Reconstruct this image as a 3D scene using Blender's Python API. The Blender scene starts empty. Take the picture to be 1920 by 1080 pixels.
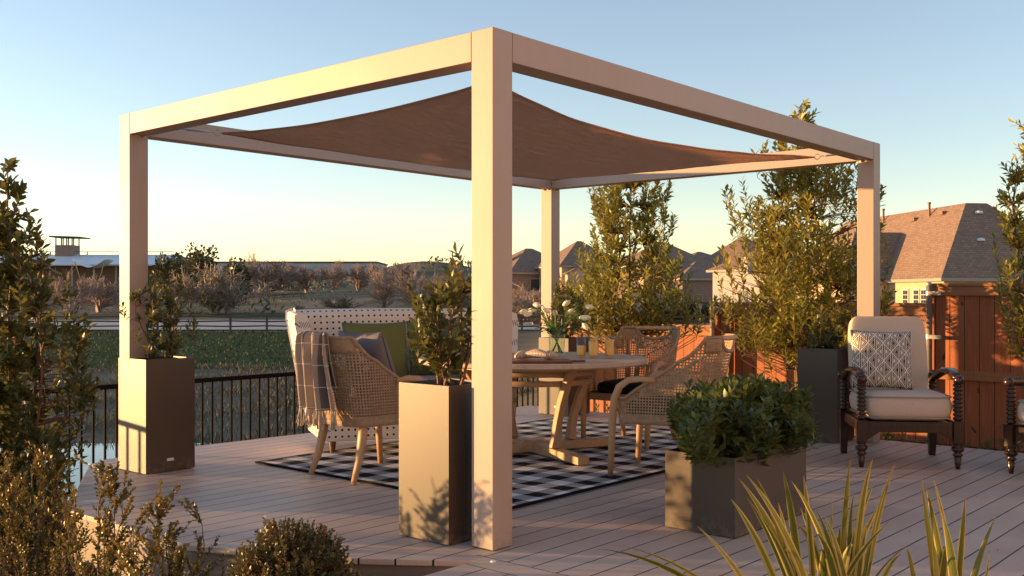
import bpy, math, random
import numpy as np
from mathutils import Vector, Matrix
sc = bpy.context.scene
C = sc.collection
PI = math.pi
# ------------------------------------------------------------------ frame of the deck and pergola
F_PX = 1888.0; HZ = 557.4; EYE = 1.2
ANG = 0.8552
RV = (math.cos(ANG), math.sin(ANG)); LV = (-math.sin(ANG), math.cos(ANG))
NX, NY = -0.0894, 4.7465
def W(u, v, z=0.0):
    return Vector((NX+u*LV[0]+v*RV[0], NY+u*LV[1]+v*RV[1], z))
def P(px, Y, z):            # a point at distance Y on the plumb line through column px
    return Vector(((px-960)/F_PX*Y, Y, z))
def PZ(py, Y):              # height seen at row py from distance Y
    return EYE-(py-HZ)*Y/F_PX
# ------------------------------------------------------------------ materials
def mat(name, color=(.5,.5,.5), rough=.5, metal=0.0, spec=.5, **kw):
    m = bpy.data.materials.new(name); m.use_nodes = True
    b = m.node_tree.nodes['Principled BSDF']
    b.inputs['Base Color'].default_value = (*color, 1)
    b.inputs['Roughness'].default_value = rough
    b.inputs['Metallic'].default_value = metal
    b.inputs['Specular IOR Level'].default_value = spec
    for k, v in kw.items():
        b.inputs[k.replace('_', ' ')].default_value = v
    return m
class NT:
    def __init__(s, m): s.m = m; s.t = m.node_tree; s.b = s.t.nodes['Principled BSDF']
    def n(s, typ, **kw):
        o = s.t.nodes.new(typ)
        for k, v in kw.items(): setattr(o, k, v)
        return o
    def l(s, a, b): s.t.links.new(a, b)
    def val(s, sock, x):
        if isinstance(x, (int, float)): sock.default_value = x
        elif isinstance(x, (tuple, list)): sock.default_value = x
        else: s.l(x, sock)
    def math(s, op, a, b=0.0, c=None, clamp=False):
        o = s.n('ShaderNodeMath', operation=op, use_clamp=clamp)
        s.val(o.inputs[0], a); s.val(o.inputs[1], b)
        if c is not None: s.val(o.inputs[2], c)
        return o.outputs[0]
    def noise(s, vec, scale, detail=4, rough=.55, dist=0.0):
        o = s.n('ShaderNodeTexNoise'); o.inputs['Scale'].default_value = scale
        o.inputs['Detail'].default_value = detail; o.inputs['Roughness'].default_value = rough
        o.inputs['Distortion'].default_value = dist
        if vec is not None: s.l(vec, o.inputs['Vector'])
        return o.outputs['Fac']
    def ramp(s, fac, stops, interp='LINEAR'):
        o = s.n('ShaderNodeValToRGB'); e = o.color_ramp; e.interpolation = interp
        while len(e.elements) < len(stops): e.elements.new(.5)
        for i, (p, c) in enumerate(stops):
            e.elements[i].position = p; e.elements[i].color = (*c, 1)
        s.l(fac, o.inputs[0]); return o.outputs[0]
    def mix(s, fac, a, b, blend='MIX'):
        o = s.n('ShaderNodeMix', data_type='RGBA', blend_type=blend)
        s.val(o.inputs[0], fac)
        for i, x in ((6, a), (7, b)):
            if isinstance(x, tuple): o.inputs[i].default_value = (*x, 1)
            else: s.l(x, o.inputs[i])
        return o.outputs[2]
    def mapping(s, vec, scale=(1,1,1), rot=(0,0,0), loc=(0,0,0)):
        o = s.n('ShaderNodeMapping'); s.l(vec, o.inputs[0])
        o.inputs[1].default_value = loc; o.inputs[2].default_value = rot; o.inputs[3].default_value = scale
        return o.outputs[0]
    def obj(s): return s.n('ShaderNodeTexCoord').outputs['Object']
    def uv(s): return s.n('ShaderNodeTexCoord').outputs['UV']
    def xyz(s, vec):
        o = s.n('ShaderNodeSeparateXYZ'); s.l(vec, o.inputs[0]); return o.outputs
    def bump(s, h, strength=.3, dist=.01):
        o = s.n('ShaderNodeBump'); o.inputs['Strength'].default_value = strength
        o.inputs['Distance'].default_value = dist
        s.l(h, o.inputs['Height']); s.l(o.outputs[0], s.b.inputs['Normal'])
    def col(s, c): s.l(c, s.b.inputs['Base Color'])
    def rough(s, c): s.l(c, s.b.inputs['Roughness'])
def scl(c, k): return tuple(x*k for x in c)
def mat_noisy(name, c1, c2, scale=8, rough=.6, bump=.1, bd=.004, stretch=(1,1,1), **kw):
    m = mat(name, c1, rough, **kw); t = NT(m)
    v = t.mapping(t.obj(), stretch)
    n = t.noise(v, scale, 5)
    t.col(t.ramp(n, [(.3, c1), (.7, c2)]))
    n2 = t.noise(v, scale*6, 4)
    if bump: t.bump(n2, bump, bd)
    return m
def mat_wood(name, c1, c2, axis=2, scale=6, rough=.5, **kw):
    m = mat(name, c1, rough, **kw); t = NT(m)
    st = [22, 22, 22]; st[axis] = 1.6
    v = t.mapping(t.obj(), tuple(st))
    n = t.noise(v, scale*.35, 6, .6, 1.2)
    n3 = t.noise(t.obj(), 3.0, 2)
    base = t.ramp(n, [(.3, c1), (.7, c2)])
    t.col(t.mix(t.math('MULTIPLY', n3, .5), base, scl(c1, .75)))
    t.bump(n, .15, .002)
    return m
M = {}
def satin_paint(name, c, rough):
    m = mat(name, c, rough, spec=(.75 if c[0] < .1 else .5)); t = NT(m)
    n = t.noise(t.obj(), 2.2, 4); n2 = t.noise(t.obj(), 500, 2)
    n3 = t.noise(t.mapping(t.obj(), (3, 3, .35)), 9, 3)
    zz = t.xyz(t.obj())[2]; low = t.math('SUBTRACT', 1.0, t.math('MULTIPLY', zz, 9.0), clamp=True)
    spl = t.math('MULTIPLY', t.math('MULTIPLY', low, t.math('GREATER_THAN', t.noise(t.obj(), 26, 5, .7), .5)), .35)
    body = t.mix(t.math('MULTIPLY', n3, .35), c, scl(c, .74))
    t.col(t.mix(spl, body, (.20, .165, .135)))
    t.rough(t.math('ADD', t.math('MULTIPLY', n, .12), rough-.06))
    t.bump(n2, .06, .001)
    return m
M['pergola'] = satin_paint('taupe_powder_coat', (.45, .34, .285), .5)
M['planter'] = satin_paint('dark_planter_metal', (.060, .037, .022), .49)
M['soil'] = mat_noisy('soil', (.02, .012, .008), (.05, .03, .02), 30, .95, .6, .01)
M['steel'] = mat_noisy('galvanised_steel', (.55, .53, .50), (.42, .41, .40), 20, .4, .05, metal=.35)
M['railing'] = mat('black_railing_paint', (.011, .009, .008), .8, spec=.06)
M['rubber'] = mat('rubber', (.02, .02, .02), .8)
M['plate'] = mat('name_plate', (.75, .72, .7), .3)
M['teak'] = mat_wood('pale_teak', (.48, .27, .14), (.58, .35, .19), 2)
M['teak_x'] = mat_wood('pale_teak_long', (.50, .29, .16), (.60, .38, .22), 0)
M['mahog'] = mat_wood('dark_mahogany', (.028, .010, .006), (.05, .018, .011), 2, rough=.22)
M['brownfoot'] = mat_wood('brown_foot', (.12, .05, .025), (.16, .07, .035), 2)
# tabletop: slats along x with dark joints
m = mat('slatted_teak_top', (.45, .34, .25), .55); t = NT(m); o = t.xyz(t.obj())
f = t.math('FRACT', t.math('MULTIPLY', o[1], 1/.075))
gap = t.math('LESS_THAN', t.math('ABSOLUTE', t.math('SUBTRACT', f, .5)), .07)
g = t.noise(t.mapping(t.obj(), (2, 30, 4)), 3, 5)
rad = t.math('SQRT', t.math('ADD', t.math('MULTIPLY', o[0], o[0]), t.math('MULTIPLY', o[1], o[1])))
gap = t.math('MULTIPLY', gap, t.math('LESS_THAN', rad, .78))
t.col(t.mix(gap, t.ramp(g, [(.3, (.48, .34, .24)), (.7, (.60, .44, .32))]), (.03, .02, .015)))
t.bump(t.math('SUBTRACT', 1.0, gap), .5, .004); M['tabletop'] = m
# deck: composite boards 0.14 m wide along the local x axis (the pergola's long side)
m = mat('composite_deck', (.2, .17, .15), .5); t = NT(m); o = t.xyz(t.obj())
row = t.math('DIVIDE', t.math('ADD', o[1], .03), .1405)
f = t.math('FRACT', row); idx = t.math('FLOOR', row)
g1 = t.math('LESS_THAN', t.math('ABSOLUTE', t.math('SUBTRACT', f, .5)), .472)   # 1 on the board
inb = t.math('MULTIPLY', t.math('LESS_THAN', t.math('ABSOLUTE', t.math('ADD', o[0], .165)), .073), t.math('LESS_THAN', o[1], .02))
onb = t.math('LESS_THAN', t.math('ABSOLUTE', t.math('SUBTRACT', t.math('ABSOLUTE', t.math('ADD', o[0], .165)), .073)), .003)
onb = t.math('MULTIPLY', onb, t.math('LESS_THAN', o[1], .02))
board = t.math('MULTIPLY', t.math('MAXIMUM', g1, inb), t.math('SUBTRACT', 1.0, onb))
wn = t.n('ShaderNodeTexWhiteNoise', noise_dimensions='1D'); t.l(idx, wn.inputs['W'])
gr = t.noise(t.mapping(t.obj(), (1.2, 55, 1)), 3, 6, .6)
st = t.noise(t.obj(), 2.1, 5, .65)
c = t.ramp(gr, [(.25, (.52, .385, .31)), (.75, (.62, .47, .385))])
c = t.mix(t.math('MULTIPLY', wn.outputs['Value'], .42), c, (.34, .255, .205))
c = t.mix(t.math('MULTIPLY', t.ramp(st, [(.42, (0,0,0)), (.68, (1,1,1))]), .55), c, (.62, .51, .43))
t.col(t.mix(board, (.012, .010, .009), c))
t.rough(t.math('ADD', .42, t.math('MULTIPLY', st, .25)))
t.bump(t.math('ADD', board, t.math('MULTIPLY', gr, .12)), .55, .006); M['deck'] = m
M['fascia'] = mat_noisy('deck_fascia', (.26, .20, .16), (.21, .16, .125), 3, .6, .1, stretch=(1, 1, 20))
M['riser'] = mat_noisy('step_riser', (.10, .065, .05), (.13, .085, .065), 3, .6, .1)
# rug: black and white buffalo check
m = mat('buffalo_check_rug', (.5, .5, .5), .95, spec=.1); t = NT(m); o = t.xyz(t.obj())
wob = t.math('MULTIPLY', t.math('SUBTRACT', t.noise(t.obj(), 2.5, 2), .5), .035)
a = t.math('LESS_THAN', t.math('FRACT', t.math('DIVIDE', t.math('ADD', o[0], wob), .255)), .5)
b = t.math('LESS_THAN', t.math('FRACT', t.math('DIVIDE', t.math('ADD', o[1], wob), .255)), .5)
s2 = t.math('MULTIPLY', t.math('ADD', a, b), .5)
ck = t.n('ShaderNodeTexChecker'); ck.inputs['Scale'].default_value = 260; t.l(t.obj(), ck.inputs[0])
grey = t.mix(ck.outputs['Fac'], (.12, .12, .12), (.52, .50, .48))
n = t.noise(t.obj(), 320, 2)
c = t.mix(t.math('GREATER_THAN', s2, .25), (.016, .015, .018), grey)
c = t.mix(t.math('GREATER_THAN', s2, .75), c, (.80, .76, .72))
edge = t.math('GREATER_THAN', t.math('MAXIMUM', t.math('SUBTRACT', t.math('ABSOLUTE', o[0]), 1.745-.028), t.math('SUBTRACT', t.math('ABSOLUTE', o[1]), 1.225-.028)), 0)
t.col(t.mix(edge, c, (.012, .012, .012))); t.bump(n, .5, .003); M['rug'] = m
# woven cane (open grid) and tight weave
def weave(name, open_, c1=(.50, .33, .20), c2=(.26, .155, .085)):
    m = mat(name, c1, .65); t = NT(m); o = t.xyz(t.uv())
    k = 1/.0195 if open_ else 1/.011
    fx = t.math('FRACT', t.math('MULTIPLY', o[0], k)); fy = t.math('FRACT', t.math('MULTIPLY', o[1], k))
    ax = t.math('ABSOLUTE', t.math('SUBTRACT', fx, .5)); ay = t.math('ABSOLUTE', t.math('SUBTRACT', fy, .5))
    ck = t.n('ShaderNodeTexChecker'); ck.inputs['Scale'].default_value = k*2
    t.l(t.uv(), ck.inputs[0])
    n = t.noise(t.obj(), 30, 4); n2 = t.noise(t.obj(), 4, 3)
    c = t.ramp(n, [(.3, c1), (.75, c2)])
    c = t.mix(t.math('MULTIPLY', ck.outputs['Fac'], .45), c, scl(c2, .5))
    c = t.mix(t.math('MULTIPLY', n2, .4), c, scl(c1, 1.1))
    t.col(c)
    h = t.math('MAXIMUM', ax, ay)
    t.bump(t.math('ADD', h, t.math('MULTIPLY', ck.outputs['Fac'], .3)), .7, .004)
    if open_:
        hole = t.math('LESS_THAN', h, .285)
        band = t.math('GREATER_THAN', o[1], .055)
        hole = t.math('MULTIPLY', hole, band)
        al = t.math('SUBTRACT', 1.0, hole); t.l(al, t.b.inputs['Alpha'])
    return m
M['cane'] = weave('woven_cane_open', True)
M['cane_tight'] = weave('woven_cane_tight', False)
def fabric(name, c, k=220, rough=.9, var=.85):
    m = mat(name, c, rough, spec=.15); t = NT(m)
    n = t.noise(t.mapping(t.obj(), (1, 1, 3)), k, 3); n2 = t.noise(t.obj(), 6, 4)
    n4 = t.noise(t.mapping(t.obj(), (3, 3, 22)), 14, 4)
    c0 = t.ramp(n, [(.3, scl(c, var*.86)), (.7, scl(c, 1.1))])
    c0 = t.mix(t.math('MULTIPLY', n4, .35), c0, scl(c, .72))
    t.col(t.mix(t.math('MULTIPLY', n2, .3), c0, scl(c, .8)))
    t.bump(n, .6, .004); return m
M['cushion'] = fabric('oatmeal_linen', (.74, .58, .46))
M['piping'] = fabric('piping_fabric', (.42, .36, .3))
M['blackcush'] = fabric('black_cushion_fabric', (.014, .015, .022))
M['green'] = fabric('green_pillow_fabric', (.21, .225, .085))
M['greyp'] = fabric('grey_pillow_fabric', (.24, .205, .21))
# sofa dots
m = mat('white_fabric_with_black_dots', (.6, .56, .54), .9, spec=.1); t = NT(m)
o = t.xyz(t.uv()); k = 1/.050
ry = t.math('MULTIPLY', o[1], k)
fx = t.math('SUBTRACT', t.math('FRACT', t.math('MULTIPLY', o[0], k)), .5)
fy = t.math('SUBTRACT', t.math('FRACT', ry), .5)
wn = t.noise(t.uv(), 60, 1)
r = t.math('ADD', t.math('MULTIPLY', fx, fx), t.math('MULTIPLY', fy, fy))
r = t.math('ADD', r, t.math('MULTIPLY', t.math('SUBTRACT', wn, .5), .03))
dot = t.math('LESS_THAN', r, .031)
n = t.noise(t.obj(), 300, 2); n2 = t.noise(t.obj(), 3, 3)
c = t.mix(t.math('MULTIPLY', n2, .25), (.86, .77, .72), (.75, .67, .62))
t.col(t.mix(dot, c, (.014, .013, .016))); t.bump(n, .3, .002); M['dots'] = m
# geometric pillow
m = mat('geometric_triangle_print', (.6, .56, .52), .9, spec=.1); t = NT(m); o = t.xyz(t.uv())
U = t.math('MULTIPLY', o[0], 1/.108); V = t.math('MULTIPLY', o[1], 1/.130)
a = t.math('ABSOLUTE', t.math('SUBTRACT', t.math('FRACT', U), .5)); b = t.math('ABSOLUTE', t.math('SUBTRACT', t.math('FRACT', V), .5))
d = t.math('ADD', a, b); outer_ = t.math('GREATER_THAN', d, .5)
e = t.math('ABSOLUTE', t.math('SUBTRACT', d, .5))
aa = t.math('ABSOLUTE', t.math('SUBTRACT', t.math('MULTIPLY', outer_, .5), a))
def band(x, lo, hi): return t.math('MULTIPLY', t.math('GREATER_THAN', x, lo), t.math('LESS_THAN', x, hi))
side = t.math('GREATER_THAN', aa, .085)
line = t.math('MULTIPLY', t.math('MAXIMUM', band(e, .045, .105), band(e, .155, .215)), side)
line = t.math('MAXIMUM', line, t.math('MULTIPLY', t.math('MAXIMUM', band(aa, .08, .12), band(aa, .0, .03)), t.math('GREATER_THAN', e, .055)))
half = t.math('MULTIPLY', outer_, .5)
cmb = t.n('ShaderNodeCombineXYZ'); t.l(t.math('FLOOR', t.math('ADD', U, half)), cmb.inputs[0]); t.l(t.math('FLOOR', t.math('ADD', V, half)), cmb.inputs[1])
t.l(t.math('FLOOR', t.math('MULTIPLY', U, 2.0)), cmb.inputs[2])
wn = t.n('ShaderNodeTexWhiteNoise', noise_dimensions='3D'); t.l(cmb.outputs[0], wn.inputs['Vector'])
fill = t.math('MULTIPLY', t.math('MULTIPLY', t.math('GREATER_THAN', e, .25), t.math('GREATER_THAN', aa, .12)), t.math('GREATER_THAN', wn.outputs['Value'], .45))
line = t.math('MAXIMUM', line, fill)
t.col(t.mix(line, (.78, .69, .61), (.025, .018, .022))); t.bump(t.noise(t.obj(), 260, 2), .3, .002); M['geo'] = m
# throw
m = mat('taupe_throw_fabric', (.3, .25, .2), .95, spec=.1); t = NT(m); o = t.xyz(t.uv())
l1 = t.math('LESS_THAN', t.math('FRACT', t.math('MULTIPLY', o[1], 1/.13)), .03)
l2 = t.math('LESS_THAN', t.math('FRACT', t.math('MULTIPLY', o[0], 1/.20)), .02)
dk = t.math('LESS_THAN', t.math('ABSOLUTE', t.math('SUBTRACT', t.math('FRACT', t.math('MULTIPLY', o[0], 1/.23)), .55)), .14)
n = t.noise(t.obj(), 200, 3)
c = t.mix(n, (.42, .32, .25), (.29, .225, .19)); c = t.mix(t.math('MULTIPLY', dk, .75), c, (.075, .07, .08))
t.col(t.mix(t.math('MAXIMUM', l1, l2), c, (.7, .64, .58))); t.bump(n, .5, .003); M['throw'] = m
M['fringe'] = fabric('cream_fringe', (.62, .5, .4))
# sail
m = mat('brown_sail_cloth', (.4, .29, .22), .8, spec=.2); t = NT(m)
cr = t.noise(t.mapping(t.obj(), (1.2, 5.5, 1), (0, 0, .25)), 2.4, 6, .6, 2.6)
cr = t.math('POWER', t.math('ABSOLUTE', t.math('SUBTRACT', cr, .5)), .55)
n = t.noise(t.obj(), 400, 2)
t.col(t.mix(n, (.36, .26, .19), (.44, .33, .25)))
bp = t.n('ShaderNodeBump'); bp.inputs['Strength'].default_value = .9; bp.inputs['Distance'].default_value = .035; t.l(t.math('ADD', cr, t.math('MULTIPLY', n, .02)), bp.inputs['Height']); t.l(bp.outputs[0], t.b.inputs['Normal'])
tr = t.n('ShaderNodeBsdfTranslucent'); t.l(bp.outputs[0], tr.inputs['Normal']); tr.inputs[0].default_value = (.92, .60, .43, 1)
mx = t.n('ShaderNodeMixShader'); mx.inputs[0].default_value = .62
out = t.t.nodes['Material Output']; t.l(t.b.outputs[0], mx.inputs[1]); t.l(tr.outputs[0], mx.inputs[2]); t.l(mx.outputs[0], out.inputs[0])
M['sail'] = m
# foliage
def leafmat(name, stops, rough=.38, trans=.33, tcol=(.34, .32, .06)):
    m = mat(name, stops[0][1], rough, spec=.35); t = NT(m)
    at = t.n('ShaderNodeAttribute', attribute_name='tint')
    t.col(t.ramp(at.outputs['Fac'], stops))
    tr = t.n('ShaderNodeBsdfTranslucent'); tr.inputs[0].default_value = (*tcol, 1)
    mx = t.n('ShaderNodeMixShader'); mx.inputs[0].default_value = trans
    out = t.t.nodes['Material Output']; t.l(t.b.outputs[0], mx.inputs[1]); t.l(tr.outputs[0], mx.inputs[2]); t.l(mx.outputs[0], out.inputs[0])
    return m
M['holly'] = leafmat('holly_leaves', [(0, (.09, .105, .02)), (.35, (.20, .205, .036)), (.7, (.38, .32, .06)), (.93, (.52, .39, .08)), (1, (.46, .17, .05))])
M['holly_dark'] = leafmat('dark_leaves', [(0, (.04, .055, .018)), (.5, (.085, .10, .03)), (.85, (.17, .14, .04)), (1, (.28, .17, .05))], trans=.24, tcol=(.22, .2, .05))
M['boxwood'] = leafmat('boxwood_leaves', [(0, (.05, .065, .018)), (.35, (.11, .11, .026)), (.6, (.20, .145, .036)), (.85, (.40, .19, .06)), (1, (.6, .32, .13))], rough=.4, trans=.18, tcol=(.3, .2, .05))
M['ballbox'] = leafmat('clipped_boxwood_leaves', [(0, (.04, .05, .018)), (.5, (.10, .09, .026)), (.8, (.20, .135, .04)), (1, (.42, .22, .09))], rough=.45, trans=.14, tcol=(.25, .18, .05))
M['schef'] = leafmat('planter_shrub_leaves', [(0, (.025, .045, .014)), (.5, (.055, .085, .022)), (.85, (.11, .135, .03)), (1, (.22, .21, .04))], rough=.36, trans=.22)
M['groundleaf'] = leafmat('ground_cover_leaves', [(0, (.03, .05, .02)), (.6, (.07, .08, .03)), (1, (.18, .15, .06))])
M['twig'] = mat_noisy('twig_bark', (.17, .10, .055), (.10, .06, .035), 30, .8, .2)
M['redtwig'] = mat_noisy('reddish_stem', (.22, .10, .055), (.13, .065, .04), 30, .7, .2)
M['bark'] = mat_noisy('bark', (.12, .085, .06), (.07, .05, .038), 18, .9, .5, .01)
m = mat('variegated_flax_leaf', (.2, .2, .04), .4); t = NT(m); o = t.xyz(t.uv())
at = t.n('ShaderNodeAttribute', attribute_name='tint')
s = t.noise(t.mapping(t.uv(), (14, .25, 1)), 1.5, 3)
e = t.math('GREATER_THAN', t.math('ABSOLUTE', t.math('SUBTRACT', o[0], .5)), t.math('ADD', .18, t.math('MULTIPLY', at.outputs['Fac'], .28)))
c = t.ramp(s, [(.38, (.08, .105, .02)), (.62, (.20, .19, .035))])
c = t.mix(t.math('MULTIPLY', e, .8), c, (.66, .50, .17))
c = t.mix(t.math('GREATER_THAN', o[1], .975), c, (.32, .12, .06))
t.col(c); t.bump(s, .2, .002)
tr = t.n('ShaderNodeBsdfTranslucent'); tr.inputs[0].default_value = (.25, .22, .04, 1)
mx = t.n('ShaderNodeMixShader'); mx.inputs[0].default_value = .18
out = t.t.nodes['Material Output']; t.l(t.b.outputs[0], mx.inputs[1]); t.l(tr.outputs[0], mx.inputs[2]); t.l(mx.outputs[0], out.inputs[0])
M['flax'] = m
# glass, juice, flowers, food
def thin_glass(name, tint, k):
    m = bpy.data.materials.new(name); m.use_nodes = True; n_ = m.node_tree.nodes; n_.clear(); L_ = m.node_tree.links
    tr = n_.new('ShaderNodeBsdfTransparent'); tr.inputs[0].default_value = (*tint, 1); gl = n_.new('ShaderNodeBsdfGlossy'); gl.inputs['Roughness'].default_value = .03
    fr = n_.new('ShaderNodeLayerWeight'); fr.inputs[0].default_value = k; mx = n_.new('ShaderNodeMixShader'); o = n_.new('ShaderNodeOutputMaterial')
    pw = n_.new('ShaderNodeMath'); pw.operation = 'POWER'; pw.inputs[1].default_value = 3.0; L_.new(fr.outputs['Facing'], pw.inputs[0]); pm = n_.new('ShaderNodeMath'); pm.operation = 'MULTIPLY_ADD'; pm.inputs[1].default_value = .45; pm.inputs[2].default_value = .04; L_.new(pw.outputs[0], pm.inputs[0]); L_.new(pm.outputs[0], mx.inputs[0]); L_.new(tr.outputs[0], mx.inputs[1]); L_.new(gl.outputs[0], mx.inputs[2]); L_.new(mx.outputs[0], o.inputs[0]); return m
M['glass'] = thin_glass('clear_glass', (.96, .97, .96), .28)
M['water'] = thin_glass('vase_water', (.88, .95, .84), .22)
m = mat('orange_juice', (1.0, .54, .10), .35, Emission_Strength=0.0); M['juice'] = m
M['tulip'] = mat_noisy('white_tulip_petal', (.92, .88, .74), (.86, .84, .62), 20, .5, .05)
M['stem'] = mat_noisy('tulip_green', (.16, .26, .05), (.10, .18, .035), 20, .5, .05)
m = mat('glazed_pastry', (.5, .25, .1), .45); t = NT(m); o = t.xyz(t.obj())
w = t.n('ShaderNodeTexWave', wave_type='BANDS'); w.inputs['Scale'].default_value = 32; w.inputs['Distortion'].default_value = 1.2
t.l(t.mapping(t.obj(), (1, .25, .1), (0, 0, .5)), w.inputs[0])
top = t.math('GREATER_THAN', o[2], .012)
t.col(t.mix(t.math('MULTIPLY', t.math('GREATER_THAN', w.outputs['Fac'], .42), top), (.40, .19, .075), (.80, .70, .58)))
t.bump(w.outputs['Fac'], .6, .005); M['pastry'] = m
M['board'] = mat_wood('dark_serving_board', (.16, .055, .03), (.24, .09, .045), 0)
# cedar fence
m = mat('cedar_boards', (.45, .2, .08), .7); t = NT(m); o = t.xyz(t.obj())
row = t.math('DIVIDE', o[0], .1405); idx = t.math('FLOOR', row)
wn = t.n('ShaderNodeTexWhiteNoise', noise_dimensions='1D'); t.l(idx, wn.inputs['W'])
f = t.math('ABSOLUTE', t.math('SUBTRACT', t.math('FRACT', row), .5))
gapf = t.math('GREATER_THAN', f, .475)
g = t.noise(t.mapping(t.obj(), (26, 26, 1.4)), 2.2, 6, .6, .8)
kn = t.noise(t.mapping(t.obj(), (9, 9, 5)), 1.1, 1)
c = t.ramp(g, [(.28, (.32, .085, .034)), (.7, (.54, .185, .075))])
c = t.mix(t.math('MULTIPLY', wn.outputs['Value'], .5), c, (.34, .105, .036))
c = t.mix(t.math('GREATER_THAN', kn, .70), c, (.10, .04, .018))
t.col(t.mix(gapf, c, (.02, .009, .005))); t.bump(t.math('SUBTRACT', g, gapf), .3, .004); M['cedar'] = m
M['cedar_rail'] = mat_wood('cedar_rail', (.36, .15, .06), (.50, .23, .10), 0, rough=.7)
M['cedar_post'] = mat_wood('cedar_post', (.25, .10, .045), (.34, .15, .07), 2, rough=.7)
# houses
m = mat('roof_shingles', (.1, .09, .08), .9); t = NT(m)
br = t.n('ShaderNodeTexBrick'); br.inputs['Scale'].default_value = 1.0
br.inputs['Brick Width'].default_value = .30; br.inputs['Row Height'].default_value = .16; br.inputs['Mortar Size'].default_value = .012
br.inputs['Color1'].default_value = (.20, .125, .09, 1); br.inputs['Color2'].default_value = (.31, .20, .14, 1); br.inputs['Mortar'].default_value = (.08, .055, .042, 1)
t.l(t.uv(), br.inputs[0]); n = t.noise(t.obj(), 9, 4)
t.col(t.mix(t.math('MULTIPLY', n, .5), br.outputs[0], (.26, .17, .12))); t.bump(br.outputs['Fac'], .4, .03); M['shingle'] = m
def brick(name, c1, c2, mor):
    m = mat(name, c1, .9); t = NT(m)
    br = t.n('ShaderNodeTexBrick'); br.inputs['Scale'].default_value = 1.0
    br.inputs['Brick Width'].default_value = .22; br.inputs['Row Height'].default_value = .075; br.inputs['Mortar Size'].default_value = .01
    br.inputs['Color1'].default_value = (*c1, 1); br.inputs['Color2'].default_value = (*c2, 1); br.inputs['Mortar'].default_value = (*mor, 1)
    t.l(t.uv(), br.inputs[0]); n = t.noise(t.obj(), 2.5, 4)
    t.col(t.mix(t.math('MULTIPLY', n, .45), br.outputs[0], scl(c1, .75))); return m
M['brick_tan'] = brick('tan_brick', (.56, .38, .23), (.68, .48, .30), (.55, .48, .38))
M['brick_brown'] = brick('brown_brick', (.20, .13, .10), (.28, .18, .14), (.3, .26, .22))
M['render_grey'] = mat_noisy('pale_render', (.42, .39, .37), (.36, .33, .31), 2, .9, .1)
M['trim'] = mat('pale_trim', (.34, .28, .22), .7)
M['frame'] = mat('white_window_frame', (.6, .57, .5), .6)
M['pane'] = mat('window_pane', (.04, .05, .06), .08, spec=.8)
M['darkwood'] = mat_noisy('dark_fence_wood', (.08, .05, .04), (.12, .08, .06), 4, .9, .1)
M['metalroof'] = mat_noisy('blue_metal_roof', (.60, .66, .74), (.66, .72, .80), 1, .45, 0)
M['warehouse'] = mat_noisy('warehouse_panel', (.34, .36, .40), (.40, .42, .45), .2, .8, 0)
M['canopy'] = mat('white_canopy', (.75, .75, .78), .7)
M['concrete'] = mat_noisy('path_concrete', (.38, .37, .36), (.32, .31, .30), 2, .85, .1)
M['asphalt'] = mat_noisy('pale_road', (.22, .24, .27), (.26, .28, .31), 1, .75, .05)
M['baretwig'] = mat_noisy('bare_twigs', (.36, .25, .20), (.26, .185, .155), 1, .9, 0)
M['baretan'] = mat_noisy('tan_twigs', (.40, .30, .22), (.30, .23, .17), 1, .9, 0)
M['evergreen'] = leafmat('far_evergreen', [(0, (.05, .055, .03)), (.6, (.10, .09, .05)), (1, (.20, .13, .07))], trans=.05)
M['hedge'] = leafmat('hedge_leaves', [(0, (.012, .03, .012)), (.6, (.03, .055, .02)), (1, (.06, .08, .03))], trans=.05)
m = mat('lake_water', (.03, .045, .05), .04, spec=.6); t = NT(m)
n = t.noise(t.mapping(t.obj(), (1, 3, 1)), 1.1, 4); t.bump(n, .12, .03); M['lake'] = m
M['lamp'] = mat('white_deck_light', (.8, .8, .78), .3)
# mulch / grass terrain, coloured by where each ground cover lies
m = mat('terrain', (.1, .1, .05), .95, spec=.1); t = NT(m)
geo = t.n('ShaderNodeNewGeometry'); pos = geo.outputs['Position']; o = t.xyz(pos)
n1 = t.noise(pos, .06, 5, .6); n2 = t.noise(pos, .35, 6, .65); n3 = t.noise(pos, 4, 5, .6); n4 = t.noise(pos, 26, 4)
mulch = t.ramp(n4, [(.3, (.022, .011, .007)), (.5, (.06, .028, .018)), (.72, (.14, .07, .045))])
dry = t.ramp(n2, [(.3, (.10, .095, .06)), (.5, (.165, .135, .09)), (.75, (.24, .19, .13))])
green = t.ramp(n3, [(.3, (.028, .048, .013)), (.7, (.045, .068, .019))])
hill = t.mix(t.ramp(n1, [(.42, (0,0,0)), (.58, (1,1,1))]), t.ramp(n2, [(.3, (.085, .095, .05)), (.7, (.14, .135, .08))]), t.ramp(n2, [(.3, (.17, .145, .105)), (.7, (.27, .215, .155))]))
yj = t.math('ADD', o[1], t.math('MULTIPLY', t.math('SUBTRACT', n2, .5), 6.0))
lawn = t.math('MULTIPLY', t.math('MULTIPLY', t.math('GREATER_THAN', yj, 47.0), t.math('LESS_THAN', yj, 75.0)), t.math('LESS_THAN', t.math('ADD', o[0], t.math('MULTIPLY', t.math('SUBTRACT', n2, .5), 14.0)), -2.0))
c = t.mix(t.math('GREATER_THAN', yj, 78.0), dry, hill)
c = t.mix(lawn, c, green)
c = t.mix(t.math('LESS_THAN', o[1], 13.5), c, mulch)
t.col(c); t.bump(t.math('ADD', n4, n3), .5, .05); M['terrain'] = m
M['blade'] = leafmat('dry_grass_blades', [(0, (.09, .09, .05)), (.5, (.15, .125, .085)), (1, (.21, .165, .115))], rough=.9, trans=.0)
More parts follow.
